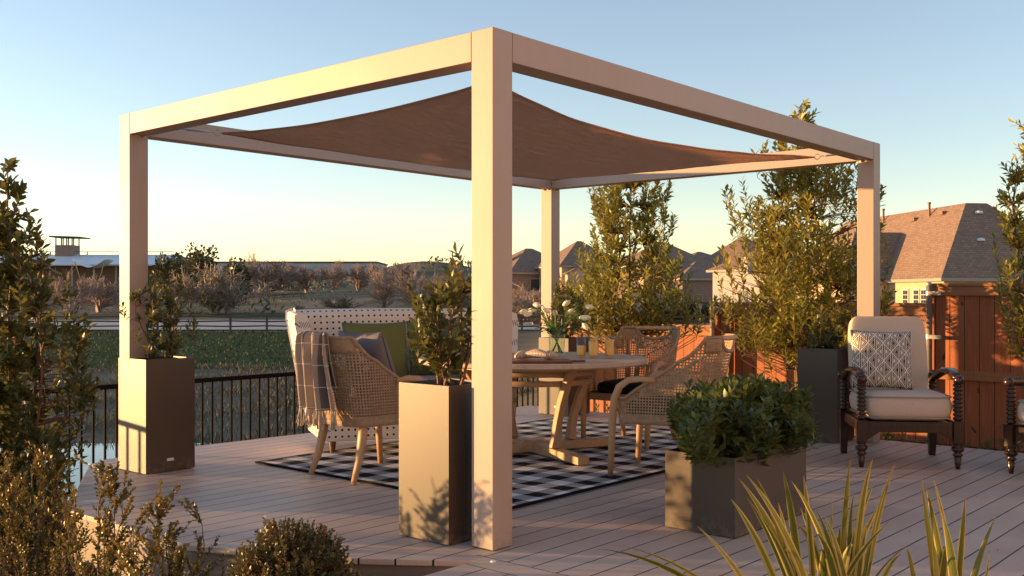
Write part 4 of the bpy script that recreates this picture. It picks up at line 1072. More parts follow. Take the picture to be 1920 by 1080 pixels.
wp = MB().box(-.06, .06, -.05, .05, -.1, 1.42).build('wooden_post', M['cedar_post'], None, bevel=.004); wp.location = W(2.57, FV-.11, -.35); wp.rotation_euler = (0, 0, ANG)
tag(wp, 'dark reddish wooden fence post just right of the first steel post', 'fence post')
wp2 = MB().box(-.06, .06, -.05, .05, -.1, .6).build('wooden_post', M['cedar_post'], None, bevel=.004); wp2.location = W(-.03, 5.10, -.35); wp2.rotation_euler = (0, 0, ANG)
C.objects.unlink(wp2); bpy.data.objects.remove(wp2)
# ---------------------------------------------------------------- plants in the planters
def pl_at(u, v, z): p = W(u, v, z); return (p.x, p.y, p.z)
S = shrub
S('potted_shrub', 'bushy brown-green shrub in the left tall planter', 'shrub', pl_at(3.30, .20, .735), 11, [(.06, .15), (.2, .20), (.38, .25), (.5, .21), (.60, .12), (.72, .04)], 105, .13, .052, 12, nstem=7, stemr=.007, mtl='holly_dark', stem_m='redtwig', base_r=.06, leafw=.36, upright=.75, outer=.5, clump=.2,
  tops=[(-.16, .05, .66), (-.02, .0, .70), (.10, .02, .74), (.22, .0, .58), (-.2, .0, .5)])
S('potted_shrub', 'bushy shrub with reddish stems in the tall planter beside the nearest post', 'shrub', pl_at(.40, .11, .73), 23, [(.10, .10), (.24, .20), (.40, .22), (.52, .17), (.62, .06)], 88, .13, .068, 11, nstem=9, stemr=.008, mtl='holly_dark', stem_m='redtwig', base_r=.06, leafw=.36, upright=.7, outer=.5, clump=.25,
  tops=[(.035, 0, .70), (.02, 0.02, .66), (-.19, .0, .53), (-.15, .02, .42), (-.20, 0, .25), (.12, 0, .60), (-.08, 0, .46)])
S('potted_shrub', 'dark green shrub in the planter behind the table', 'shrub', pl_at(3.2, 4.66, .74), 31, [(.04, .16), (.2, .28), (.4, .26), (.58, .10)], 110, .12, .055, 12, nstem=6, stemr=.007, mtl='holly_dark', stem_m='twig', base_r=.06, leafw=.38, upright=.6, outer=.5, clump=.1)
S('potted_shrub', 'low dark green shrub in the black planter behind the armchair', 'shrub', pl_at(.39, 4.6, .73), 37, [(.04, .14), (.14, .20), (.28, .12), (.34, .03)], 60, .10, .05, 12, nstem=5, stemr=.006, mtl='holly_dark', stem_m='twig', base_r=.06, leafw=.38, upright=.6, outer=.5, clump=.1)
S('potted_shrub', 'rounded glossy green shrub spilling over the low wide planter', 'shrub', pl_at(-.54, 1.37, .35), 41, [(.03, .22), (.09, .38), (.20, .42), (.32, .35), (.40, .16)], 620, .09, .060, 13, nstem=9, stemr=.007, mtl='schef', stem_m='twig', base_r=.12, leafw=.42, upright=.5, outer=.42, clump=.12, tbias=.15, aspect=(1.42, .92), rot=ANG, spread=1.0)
# ---------------------------------------------------------------- trees along the fence
pt = P(1180, 11.46, -.3)
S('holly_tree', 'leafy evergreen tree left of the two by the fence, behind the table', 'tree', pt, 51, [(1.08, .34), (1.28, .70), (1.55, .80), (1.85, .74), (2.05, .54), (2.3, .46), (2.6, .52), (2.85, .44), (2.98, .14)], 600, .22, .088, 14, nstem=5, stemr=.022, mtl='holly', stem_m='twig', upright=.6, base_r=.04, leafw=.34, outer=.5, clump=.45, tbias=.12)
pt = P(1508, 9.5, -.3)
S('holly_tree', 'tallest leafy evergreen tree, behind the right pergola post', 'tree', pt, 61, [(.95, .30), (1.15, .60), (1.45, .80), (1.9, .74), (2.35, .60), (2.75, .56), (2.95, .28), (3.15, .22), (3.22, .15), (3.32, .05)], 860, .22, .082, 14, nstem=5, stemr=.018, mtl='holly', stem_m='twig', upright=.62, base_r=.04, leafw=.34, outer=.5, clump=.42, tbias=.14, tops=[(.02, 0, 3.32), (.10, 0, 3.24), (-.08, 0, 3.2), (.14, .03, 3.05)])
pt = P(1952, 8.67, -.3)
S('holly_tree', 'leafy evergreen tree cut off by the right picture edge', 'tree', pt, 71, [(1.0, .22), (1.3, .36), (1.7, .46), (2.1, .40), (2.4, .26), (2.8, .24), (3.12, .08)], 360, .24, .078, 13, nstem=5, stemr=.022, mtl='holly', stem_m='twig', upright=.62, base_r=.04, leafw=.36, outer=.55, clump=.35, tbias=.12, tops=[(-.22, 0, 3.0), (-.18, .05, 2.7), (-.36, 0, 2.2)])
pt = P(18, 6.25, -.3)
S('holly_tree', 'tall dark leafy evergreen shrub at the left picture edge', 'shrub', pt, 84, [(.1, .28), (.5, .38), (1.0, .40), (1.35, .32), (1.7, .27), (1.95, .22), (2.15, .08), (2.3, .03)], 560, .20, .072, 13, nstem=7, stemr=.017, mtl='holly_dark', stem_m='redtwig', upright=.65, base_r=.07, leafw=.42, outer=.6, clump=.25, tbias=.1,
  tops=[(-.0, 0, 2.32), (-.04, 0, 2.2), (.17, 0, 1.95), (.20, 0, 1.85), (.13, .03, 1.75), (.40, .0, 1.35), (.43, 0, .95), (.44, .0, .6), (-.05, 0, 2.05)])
# ---------------------------------------------------------------- boxwoods in front of the deck
S('boxwood_bush', 'upright bronze boxwood at the left edge in front of the tall shrub', 'shrub', (-2.45, 5.13, -.30), 91, [(.05, .20), (.3, .29), (.5, .28), (.62, .20), (.74, .08)], 290, .16, .021, 24, nstem=8, stemr=.007, mtl='boxwood', stem_m='twig', upright=.9, base_r=.05, leafw=.6, outer=.5, clump=.1, group='bronze boxwood bushes', spread=.75,
  tops=[(-.02, 0, .76), (.04, 0, .70), (.2, 0, .68), (-.14, 0, .7)])
S('boxwood_bush', 'upright bronze boxwood in front of the left planter, second from the left', 'shrub', (-1.90, 4.60, -.30), 92, [(.05, .14), (.3, .22), (.5, .22), (.64, .18), (.74, .07)], 170, .16, .021, 24, nstem=7, stemr=.006, mtl='boxwood', stem_m='twig', upright=.95, base_r=.04, leafw=.6, outer=.5, clump=.2, group='bronze boxwood bushes', spread=.75,
  tops=[(-.09, 0, .77), (.02, 0, .72), (.10, 0, .74), (.16, 0, .66)])
S('boxwood_bush', 'sprawling bronze boxwood right of the second, against the deck fascia', 'shrub', (-1.50, 4.36, -.30), 93, [(.05, .16), (.25, .25), (.4, .23), (.52, .15), (.68, .05)], 150, .16, .021, 24, nstem=7, stemr=.006, mtl='boxwood', stem_m='twig', upright=.95, base_r=.04, leafw=.6, outer=.5, clump=.25, group='bronze boxwood bushes', spread=.75,
  tops=[(-.02, 0, .70), (.05, 0, .68), (-.08, 0, .60), (.13, 0, .48), (.18, 0, .3)])
def ball(label, loc, r_, n_, seed):
    rng = np.random.default_rng(seed); root = thing('boxwood_ball', label, 'shrub', loc)
    pos = []; dr = []; up = []; tn = []; polys = []; rads = []
    for i in range(n_):
        d = rng.normal(0, 1, 3); d /= np.linalg.norm(d); d[2] = d[2]*1.0
        R_ = r_*(1+.07*math.sin(d[0]*9+1)*math.sin(d[1]*8)+.05*math.sin(d[2]*11+d[0]*7))*(rng.uniform(0, 1)**.16)*(1+max(0, rng.normal(0, .035)))
        tip = d*R_; a = unit((d+np.array([0, 0, .45])+rng.normal(0, .25, 3))[None])[0]; b = tip-a*.07
        p, q, u_ = fib_leaves(rng, b, tip, 12, .018, .85); pos.append(p); dr.append(q); up.append(u_); tn.append(np.clip(rng.normal(.42, .22)+rng.uniform(-.15, .2, 12), 0, 1))
        polys.append(np.array([d*R_*.3, b, tip])); rads.append(np.array([.004, .0025, .001]))
    pos = np.concatenate(pos); n2 = len(pos); L_ = rng.uniform(.012, .021, n2)
    leaves('crown', pos, np.concatenate(dr), np.concatenate(up), L_, L_*.6, np.concatenate(tn), M['ballbox'], root)
    polys.append(np.array([[0, 0, -r_-.05], [0, 0, 0]])); rads.append(np.array([.012, .01]))
    sticks('stems', polys, rads, M['twig'], root)
ball('round clipped boxwood ball in front of the deck edge', (-.905, 4.15, .02), .262, 1500, 101)
# ---------------------------------------------------------------- variegated flax
def flax(label, base, tips, seed):
    rr = random.Random(seed); root = thing('flax_plant', label, 'plant', base); m_ = MB(); m_.uvs = []; tint = []
    B = Vector(base)
    for (px, py, wd, dY, bx) in tips:
        Y = base[1]+dY; tip = P(px, Y, PZ(py, Y))-B; b0 = Vector((rr.uniform(-.05, .05)+bx, rr.uniform(-.05, .05)+dY*.25, 0))
        hx = tip.x-b0.x; c1 = b0+Vector((hx*.28, dY*.3, tip.z*.62)); c2 = b0+Vector((hx*.70, dY*.75, tip.z*(.98 if tip.z < .75 else .88)))
        sd_ = Vector((1, rr.uniform(-.7, .7), 0)).normalized(); n_ = 16; tv = rr.uniform(0, 1); wd = wd*.84; base_i = len(m_.v)
        for i in range(n_+1):
            t_ = i/n_; p = b0*(1-t_)**3+c1*3*t_*(1-t_)**2+c2*3*t_*t_*(1-t_)+tip*t_**3
            w_ = wd*(math.sin(PI*min(1, .22+.5*t_)))*(1 if t_ < .6 else (1-((t_-.6)/.4)**1.6))+.0006
            tan = (c1-b0)*3*(1-t_)**2+(c2-c1)*6*t_*(1-t_)+(tip-c2)*3*t_*t_; nrm = tan.cross(sd_).normalized(); s2 = nrm.cross(tan).normalized()
            for k, (o_, f_) in enumerate(((-1, .35), (0, 0), (1, .35))):
                m_.v.append(tuple(p+s2*(o_*w_)+nrm*(f_*w_))); m_.uvs.append(((o_+1)/2, t_)); tint.append(tv)
        for i in range(n_):
            for k in range(2): a = base_i+i*3+k; m_.f.append((a, a+1, a+4, a+3))
    o = m_.build('blades', M['flax'], root, smooth=True, uvfn='keep'); at_ = o.data.attributes.new('tint', 'FLOAT', 'POINT'); at_.data.foreach_set('value', tint)
rr = random.Random(8)
T1 = [(1115, 1029, .013), (1145, 1021, .014), (1307, 986, .013), (1370, 935, .016), (1399, 932, .011), (1385, 897, .017), (1399, 890, .016), (1420, 898, .010), (1468, 884, .014), (1484, 902, .012), (1506, 890, .013),
      (1529, 952, .010), (1595, 859, .012), (1637, 858, .016), (1680, 870, .012), (1676, 872, .010), (1560, 937, .009), (1667, 978, .012), (1459, 942, .014), (1545, 965, .014), (1600, 930, .010), (1650, 945, .016), (1625, 985, .018), (1575, 990, .018), (1530, 1000, .018), (1495, 985, .016), (1440, 1000, .016), (1714, 1021, .010), (1640, 1010, .02), (1470, 1030, .02), (1690, 1040, .014), (1600, 1020, .02), (1545, 1030, .02), (1420, 960, .013), (1500, 950, .012), (1640, 900, .010)]
fb = P(1555, 3.25, -.28)
flax('larger clump of yellow-green striped flax blades at the bottom right', tuple(fb), [(a, b, w_, rr.uniform(-.12, .12), rr.uniform(-.10, .10)) for a, b, w_ in T1], 3)
T2 = [(1726, 893, .012), (1737, 914, .013), (1750, 897, .013), (1810, 929, .013), (1866, 970, .011), (1856, 1034, .008), (1765, 960, .016), (1745, 990, .016), (1785, 1010, .014), (1700, 1030, .010)]
fb = P(1790, 3.05, -.28)
flax('smaller clump of striped flax blades nearer the right picture edge', tuple(fb), [(a, b, w_, rr.uniform(-.08, .08), rr.uniform(-.03, .03)) for a, b, w_ in T2], 5)
# ---------------------------------------------------------------- ground cover beside the deck
rr = random.Random(12)
gc = []
rng = np.random.default_rng(17); n = 700
for i, (u_, v_) in enumerate([(-.35, 5.22), (-.62, 5.16), (-.95, 5.12), (-1.3, 5.10), (-1.7, 5.12), (.1, 5.25), (-.1, 5.22), (.4, 5.3), (-2.1, 5.12), (.7, 5.3), (1.9, 5.45), (2.3, 5.4)]):
    pass
pos = []; dr = []; up = []
for k in range(170):
    u_ = rng.uniform(-2.6, 1.2) if k < 140 else rng.uniform(1.2, 3.2); v_ = 5.02+abs(rng.normal(.16, .14)); p0 = np.array(W(u_, v_, -.30)); h_ = rng.uniform(.18, .36)
    p, d, q_ = fib_leaves(rng, p0, p0+np.array([rng.normal(0, .05), rng.normal(0, .05), h_]), 26, .06, 1.0, start=.35); pos.append(p); dr.append(d); up.append(q_)
pos = np.concatenate(pos); n = len(pos)
o = leaves('ground_cover', pos, np.concatenate(dr), np.concatenate(up), rng.uniform(.035, .075, n), rng.uniform(.012, .022, n), np.clip(rng.normal(.45, .25, n), 0, 1), M['groundleaf'], None)
tag(o, 'low leafy ground cover growing between the deck and the cedar fence', 'ground cover', kind='stuff')
# ================================================================== BACKGROUND
def bare_mesh(name, seed, h, r, material, dens=1.0, thick=.035, split=.35, trunk=True):
    rng = np.random.default_rng(seed); polys = []; rads = []
    ns = int(9*dens)
    for i in range(ns):
        th = rng.uniform(0, 6.28); sp = rng.uniform(.1, 1); top = np.array([math.cos(th)*r*.75*sp, math.sin(th)*r*.75*sp, h*rng.uniform(.6, .95)*(1-.25*sp)])
        b = np.array([rng.normal(0, .05), rng.normal(0, .05), 0]); m_ = b*.5+top*.5*np.array([.65, .65, 1.0])
        polys.append(np.array([b, m_, top])); rads.append(np.array([thick*2.2, thick*1.4, thick*.5]))
        for j in range(int(8*dens)):
            t_ = rng.uniform(.2, .95); p = (b*(1-t_)+top*t_); ln = h*.32*rng.uniform(.5, 1.1)
            d = unit((np.array([math.cos(th)*.6, math.sin(th)*.6, 1.1])+rng.normal(0, .55, 3))[None])[0]; e = p+d*ln
            polys.append(np.array([p, (p+e)/2+rng.normal(0, .04*h*.3, 3), e])); rads.append(np.array([thick, thick*.7, thick*.35]))
            for k in range(int(9*dens)):
                s_ = rng.uniform(.2, 1); p2 = p*(1-s_)+e*s_; d2 = unit((d+rng.normal(0, .6, 3))[None])[0]; e2 = p2+d2*ln*rng.uniform(.3, .6)
                polys.append(np.array([p2, e2])); rads.append(np.array([thick*.5, thick*.28]))
    return polys, rads
protos = []
for i, (h, r, mt, nm) in enumerate(((4, 1.8, 'baretwig', 'bare_tree'), (2.6, 2.2, 'baretan', 'bare_shrub'), (5, 2.4, 'baretwig', 'bare_tree'), (3, 2.0, 'baretwig', 'bare_shrub'))):
    po, ra = bare_mesh(nm, 200+i, h, r, None, 1.15 if i != 1 else 1.5, .030 if i < 3 else .034)
    o = sticks(nm, po, ra, M[mt], None, k=3); C.objects.unlink(o); protos.append((o, nm, h))
def bare(px, pybase, pytop, Y, kind, label, sx=1.0, rz=0.0):
    if px < 900: Y = max(Y, 114+(px*7 % 9))
    o, nm, h0 = protos[kind]; c_ = o.copy(); link(c_); X = (px-960)/F_PX*Y; zb = terr(X, Y)-.1; zt = PZ(pytop-7, Y); s_ = max(.3, (zt-zb)/h0)
    c_.location = (X, Y, zb); c_.scale = (s_*sx*1.2, s_*sx*1.2, s_); c_.rotation_euler = (0, 0, rz); c_.name = nm
    return tag(c_, label, 'tree' if nm == 'bare_tree' else 'shrub', 'bare winter trees and shrubs on the hillside')
bl = [(135, 0, 505, 92, 0, 'reddish bare tree left of the pavilion canopy, beside the left shrub', 1.1), (185, 0, 520, 100, 3, 'low bare shrub in front of the pavilion canopy', 1.3),
 (402, 0, 505, 100, 1, 'pale tan bare shrub right of the left pergola post', 1.5), (425, 0, 545, 88, 0, 'bare tree just above the fence, right of the left planter shrub', 1.2),
 (500, 0, 488, 165, 3, 'wide purple-grey bare thicket in front of the warehouse left end', 1.7), (478, 0, 472, 190, 2, 'thin tall bare tree at the warehouse left end', .6),
 (575, 0, 503, 170, 3, 'small reddish bare tree before the warehouse middle', 1.0), (624, 0, 489, 170, 2, 'dense rust coloured bare tree before the warehouse', 1.0), (672, 0, 496, 172, 3, 'bare tree right of the rust coloured one', 1.2),
 (722, 0, 496, 105, 2, 'tallest bare tree behind the middle of the sofa back', .9), (752, 0, 493, 160, 3, 'bare tree on the ridge just left of the near planter shrub', 1.3), (783, 0, 500, 110, 0, 'dark bare tree half hidden by the near planter shrub', .9),
 (560, 0, 575, 110, 3, 'tiny bare shrub half way up the hill', 1.2), (640, 0, 470+90, 118, 1, 'low tan shrub on the slope above the sofa', 1.8), (815, 0, 520, 140, 3, 'bare shrub below the mound left of the nearest post', 1.5),
 (860, 0, 540, 120, 1, 'tan shrub beside the nearest post', 1.6), (240, 0, 545, 110, 3, 'bare shrub behind the left pergola post', 1.2), (60, 0, 520, 110, 3, 'bare shrub behind the left tall shrub', 1.4),
 (985, 0, 530, 100, 0, 'reddish bare tree just right of the nearest post, below the houses', 1.2), (1003, 0, 545, 92, 3, 'low bare thicket against the far pergola post', 1.7), (972, 0, 560, 90, 1, 'tan bare bush above the right end of the sofa', 1.3), (1058, 0, 540, 100, 3, 'bare thicket right of the far pergola post', 1.2),
 (530, 0, 498, 240, 3, 'distant bare treetop on the skyline left of the warehouse windows', 1.4), (700, 0, 500, 230, 3, 'distant bare treetops at the warehouse right corner', 1.5), (600, 0, 503, 240, 0, 'distant slender bare tree on the skyline', 1.2)]
for i, (px, _, pt_, Y, kd, lab, sx_) in enumerate(bl): bare(px, 0, pt_, Y, kd, lab, sx_, i*1.7)
def leafy(name, label, px, Y, pytop, r_, n_, seed, mt='evergreen', zb=None, asp=(1, 1), ll=.35, cat='tree', group=None, trunk=True):
    rng = np.random.default_rng(seed); X = (px-960)/F_PX*Y; z0 = terr(X, Y) if zb is None else zb; zt = PZ(pytop, Y); h_ = zt-z0
    root = thing(name, label, cat, (X, Y, z0), 0, group)
    d = unit(rng.normal(0, 1, (n_, 3))); rad = (rng.uniform(0, 1, n_)**.4)[:, None]
    lob = 1+.25*np.sin(d[:, 0:1]*5+seed)*np.cos(d[:, 2:3]*4)+.15*np.sin(d[:, 1:2]*9+d[:, 2:3]*8)
    c0 = h_*(.56 if trunk else .45)
    pos = d*rad*lob*np.array([[r_*asp[0], r_*asp[1], h_*(.44 if trunk else .5)]])+np.array([[0, 0, c0]]); pos[:, 2] = np.maximum(pos[:, 2], .05)
    LL = rng.uniform(.6, 1.3, n_)*ll
    leaves('crown', pos, d+rng.normal(0, .5, (n_, 3)), rng.normal(0, 1, (n_, 3)), LL, LL*.65, np.clip(rng.normal(.45, .22, n_), 0, 1), M[mt], root)
    if trunk: sticks('trunk', [np.array([[0, 0, -.2], [.05, 0, h_*.4], [0, 0, h_*.8]])]+[np.array([[0, 0, h_*.3], [r_*.6*math.cos(k), r_*.6*math.sin(k), h_*.65]]) for k in range(5)], [np.array([.16, .12, .05])]+[np.array([.07, .03])]*5, M['bark'], root, k=5)
    else: sticks('stems', [np.array([[x_, 0, -.1], [x_*1.2, .0, h_*.6]]) for x_ in (-r_*asp[0]*.5, 0, r_*asp[0]*.5)], [np.array([.05, .03])]*3, M['bark'], root)
for a in (('evergreen_tree', 'largest dark round evergreen on the hill right of the left pergola post', 378, 165, 464, 2.4, 1600, 1), ('evergreen_tree', 'brownish evergreen at the end of the pavilion roof', 322, 160, 478, 2.3, 1300, 2),
          ('evergreen_tree', 'low dark evergreen between the two hill evergreens', 350, 170, 482, 2.6, 1100, 3), ('evergreen_tree', 'small dark evergreen left of the pair near the warehouse', 434, 150, 488, 1.2, 700, 4), ('evergreen_tree', 'small dark evergreen right of the pair near the warehouse', 455, 150, 496, 1.0, 600, 5)):
    leafy(*a, ll=.55, group='dark evergreens on the hill')
# dark low brush as individual patches is uncountable: one mass
n = 6000; Y = rng.uniform(116, 260, n); X = rng.uniform(-.52, .02, n)*Y
keep = (np.sin(X*.22+Y*.02)+np.sin(X*.09-Y*.06+4)+rng.normal(0, .25, n)) > 1.15
X = X[keep]; Y = Y[keep]; n = len(X)
pos = np.stack([X, Y, np.array([terr(a, b) for a, b in zip(X, Y)])+rng.uniform(0, 1.0, n)], 1)
o = leaves('brush', pos, np.array([[0, 0, .8]])+rng.normal(0, .6, (n, 3)), rng.normal(0, 1, (n, 3)), rng.uniform(.5, 1.4, n), rng.uniform(.2, .5, n), np.clip(rng.normal(.3, .2, n), 0, 1), M['evergreen'], None)
tag(o, 'low dark brush in patches over the hillside', 'brush', kind='stuff')
# distant tree line
n = 16000; X = rng.uniform(-330, 60, n); Y = 420+rng.uniform(-25, 25, n)
Z = np.array([terr(a, b) for a, b in zip(X, Y)])+rng.uniform(0, 1, n)**.8*(3.6+2.0*np.sin(X*.05)+1.6*np.sin(X*.17+1))
o = leaves('distant_wood', np.stack([X, Y, Z], 1), np.array([[0, 0, .8]])+rng.normal(0, .6, (n, 3)), rng.normal(0, 1, (n, 3)), rng.uniform(1.0, 2.4, n), rng.uniform(.4, 1.0, n), np.clip(rng.normal(.6, .25, n), 0, 1), M['blade'], None)
tag(o, 'brownish line of distant winter woodland on the horizon', 'woodland', kind='stuff')
# ---------------------------------------------------------------- houses
def house(label, px, Y, yaw, w_, d_, eave, ridge, wallm, zg=None, hip=1.0, chim=(), wins=(), over=.45, ridge_len=None, gable=None):
    X = (px-960)/F_PX*Y; z0 = terr(X, Y)-.3 if zg is None else zg
    r = thing('house', label, 'house', (X, Y, z0), yaw, 'brick houses beyond the fence')
    MB().box(-w_/2, w_/2, -d_/2, d_/2, 0, eave-z0).build('wall', M[wallm], r)
    a, b = w_/2+over, d_/2+over; e = eave-z0; t_ = ridge-z0; rl_ = max(.3, (a-b*hip)) if ridge_len is None else ridge_len
    m_ = MB(); m_.add([(-a, -b, e), (a, -b, e), (a, b, e), (-a, b, e), (-rl_, 0, t_), (rl_, 0, t_)], [(0, 1, 5, 4), (1, 2, 5), (2, 3, 4, 5), (3, 0, 4)])
    rf = m_.build('roof', M['shingle'], r, uvfn='slope')
    MB().box(-a, a, -b, b, e-.22, e-.01).build('fascia', M['trim'], rf)
    for (cx, cy, s_, zt) in chim: MB().box(cx-s_, cx+s_, cy-s_, cy+s_, e-.5, zt-z0).box(cx-s_-.1, cx+s_+.1, cy-s_-.1, cy+s_+.1, zt-z0, zt-z0+.25).build('chimney', M[wallm], rf)
    for (face, x_, z_, ww, hh) in wins:
        if face == 'f': bx = (x_-ww/2, x_+ww/2, -d_/2-.06, -d_/2-.003, z_-z0, z_-z0+hh); px_ = (x_-ww/2+.08, x_+ww/2-.08, -d_/2-.075, -d_/2-.062, z_-z0+.08, z_-z0+hh-.08)
        else: bx = (-w_/2-.06, -w_/2-.003, x_-ww/2, x_+ww/2, z_-z0, z_-z0+hh); px_ = (-w_/2-.075, -w_/2-.062, x_-ww/2+.08, x_+ww/2-.08, z_-z0+.08, z_-z0+hh-.08)
        wn_ = MB().box(*bx).build('window', M['trim'], r); MB().box(*px_).build('pane', M['pane'], wn_)
    if gable:
        gx, gw, gd, ge, gr, gm = gable; e2 = ge-z0; t2 = gr-z0
        MB().box(gx-gw/2, gx+gw/2, -d_/2-gd, -d_/2-.003, 0, e2).add([(gx-gw/2, -d_/2-gd, e2), (gx+gw/2, -d_/2-gd, e2), (gx, -d_/2-gd, t2-.1)], [(0, 1, 2)]).build('gable_wall', M[gm], r)
        MB().add([(gx-gw/2-.3, -d_/2-gd-.3, e2-.05), (gx, -d_/2-gd-.3, t2), (gx, d_*.1-gd*.0, t2), (gx-gw/2-.3, 0, e2-.05), (gx+gw/2+.3, -d_/2-gd-.3, e2-.05), (gx+gw/2+.3, 0, e2-.05)], [(0, 1, 2, 3), (1, 4, 5, 2)]).build('gable_roof', M['shingle'], r, uvfn='slope', solid=.12)
    return r
# nearest house: end wall nearly square to the view, ridge running away from it
def near_house():
    Yc = 60.0; Xc = (1770-960)/F_PX*Yc; E0 = PZ(521, Yc); z0 = -1.1; yaw = .139; E = E0-z0
    r = thing('house', 'nearest tan brick house with large shingled hip roof at the right', 'house', (Xc, Yc, z0), yaw, 'brick houses beyond the fence')
    wx, wy, o_ = 10.4, 24.0, .45
    MB().box(0, wx, 0, wy, 0, E).build('wall', M['brick_tan'], r)
    T = 7.22-z0; A = 3.8
    c = [(-o_, -o_, E), (wx+o_, -o_, E), (wx+o_, wy, E), (-o_, wy, E), (A, A, T), (5.25, A, T), (A, wy-A, T), (5.25, wy-A, T)]
    rf = MB().add(c, [(0, 1, 5, 4), (0, 4, 6, 3), (1, 2, 7, 5), (2, 3, 6, 7), (4, 5, 7, 6)]).build('roof', M['shingle'], r, uvfn='slope')
    MB().box(-o_, wx+o_, -o_, wy, E-.2, E-.012).build('eave_board', M['trim'], rf)
    def rz(x_): return E+(T-E)*(x_+o_)/(A+o_)
    for (x_, y_) in ((3.3, 7.2), (3.4, 13.5)):
        MB().lathe([(.08, 0), (.08, .95), (.11, .96), (.11, 1.08), (.0005, 1.1)], 10, (x_, y_, rz(x_)-.15)).build('vent_pipe', M['brownfoot'], rf)
    MB().lathe([(.08, 0), (.08, .8), (.11, .81), (.0005, .95)], 10, (6.6, 3.0, E+(T-E)*.78)).build('vent_pipe', M['brownfoot'], rf)
    for (x_, y_) in ((3.35, 5.6), (3.2, 8.8), (3.3, 15.5)):
        MB().box(x_-.25, x_+.2, y_-.28, y_+.28, rz(x_)-.1, rz(x_)+.13).build('roof_vent', M['shingle'], rf)
    for (x_, y_) in ((4.3, 3.2), (3.4, 1.6)):
        MB().lathe([(.26, 0), (.24, .14), (.0005, .22)], 14, (x_, y_, E+(T-E)*(y_+o_)/(A+o_)-.04)).build('roof_vent', M['metalroof'], rf, smooth=True)
    # cross hip on the left flank
    WR = E+(T-E)*.68; xm = A*.68-o_*.3
    MB().add([(-.4, 6.1, E+.01), (-3.4, 6.1, E+.01), (-3.4, 12.6, E+.01), (-.4, 12.6, E+.01), (xm, 9.2, WR), (-1.0, 9.2, WR)], [(0, 4, 5, 1), (1, 5, 2), (2, 5, 4, 3)]).build('wing_roof', M['shingle'], rf, uvfn='slope')
    MB().box(-3.0, -.003, 6.5, 12.2, 0, E-.02).build('wing_wall', M['brick_tan'], r)
    for yy in (1.75, 2.62, 3.9):
        wn_ = MB().box(-.08, -.003, yy, yy+.72, E-1.95, E-.62).build('window', M['frame'], r)
        m_ = MB()
        for i in range(2):
            for j in range(4): m_.box(-.095, -.082, yy+.07+i*.30, yy+.07+i*.30+.26, E-1.88+j*.30, E-1.88+j*.30+.26)
        m_.build('pane', M['pane'], wn_)
near_house()
def HY(px, Y): return PZ(px, Y)
house('dark roofed house with square chimney just right of the nearest post', 992, 135, .5, 11, 10, HY(513, 135), HY(466, 135), 'brick_brown', chim=((-4.2, 0, .5, HY(478, 135)),), wins=(('f', -2, 2.0, 1.4, 1.6), ('f', 2, 2.0, 1.4, 1.6)), gable=(1.5, 4.5, 1.2, HY(520, 135), HY(503, 135), 'brick_tan'))
house('steep dark hip roofed house right of the far pergola post', 1086, 128, .35, 8.2, 8, HY(500, 128), HY(452, 128), 'brick_tan', chim=(), wins=(('f', -1.5, 2.2, 1.2, 1.5), ('f', 1.5, 2.2, 1.2, 1.5)), gable=(-2, 3.5, 1.0, HY(515, 128), HY(500, 128), 'brick_tan'))
house('broad brown roofed house behind the left evergreen tree', 1240, 118, .25, 8.6, 9, HY(499, 118), HY(453, 118), 'brick_brown', wins=(('f', -2.2, 1.6, 1.3, 1.5), ('f', 2, 1.6, 1.3, 1.5), ('f', 0, -.6, 1.3, 1.5)), gable=(-2.6, 4, 1.4, HY(520, 118), HY(498, 118), 'brick_tan'))
house('low brown roofed house between the broad roof and the pale gabled house', 1310, 112, .2, 6.5, 7, HY(523, 112), HY(490, 112), 'brick_brown', chim=(), wins=(('f', -1.5, .2, 1.1, 1.3), ('f', 1.2, .2, 1.1, 1.3)))
house('distant small dark roof peeking between two larger roofs', 1311, 150, .3, 6.5, 7, HY(492, 150), HY(472, 150), 'brick_brown')
house('tall tan roofed house left of the tallest evergreen tree', 1394, 125, .75, 9.0, 9.0, HY(505, 125), HY(443, 125), 'render_grey', wins=(('f', -1, 1.5, 1.1, 1.4),))
house('pale walled house with brick chimney beside the tallest evergreen tree', 1462, 95, .55, 9.5, 8, HY(506, 95), HY(455, 95), 'render_grey', chim=((-5.3, -1.2, .3, HY(490, 95)),), wins=(('f', -2.6, .6, 1.2, 1.5), ('f', .4, .6, 1.2, 1.5), ('s', 0, .4, 1.2, 1.5)))
# garden walls / hedge / sign near the road
r = thing('garden_fence', 'brown timber garden fence in front of the distant houses', 'fence', (12, 104, -1.4), .05)
MB().box(5.2, 11.2, -.05, .05, 0, 2.1).build('panel', M['darkwood'], r); MB().box(-8, 5.1, -.04, .04, 0, 1.7).build('low_panel', M['render_grey'], r)
leafy('hedge', 'clipped dark hedge along the road before the distant houses', 1300, 98, 570, 2.6, 2200, 7, 'hedge', asp=(1.0, .35), ll=.22, cat='hedge', trunk=False)
leafy('round_shrub', 'small round shrub at the foot of the pale walled house', 1366, 92, 552, .75, 900, 8, 'hedge', ll=.16, cat='shrub', trunk=False)
leafy('hedge', 'lower hedge clump left of the clipped hedge', 1252, 94, 577, 1.9, 1400, 9, 'hedge', asp=(1.0, .4), ll=.22, cat='hedge', trunk=False)
sg_ = thing('street_sign', 'small white street sign on a thin pole beside the road', 'sign', tuple(P(1313, 96, terr(17.9, 96))))
MB().lathe([(.035, 0), (.035, 1.9)], 8).build('pole', M['steel'], sg_); MB().box(-.16, .16, -.05, -.036, 1.45, 1.9).build('panel', M['trim'], sg_, bevel=.01)
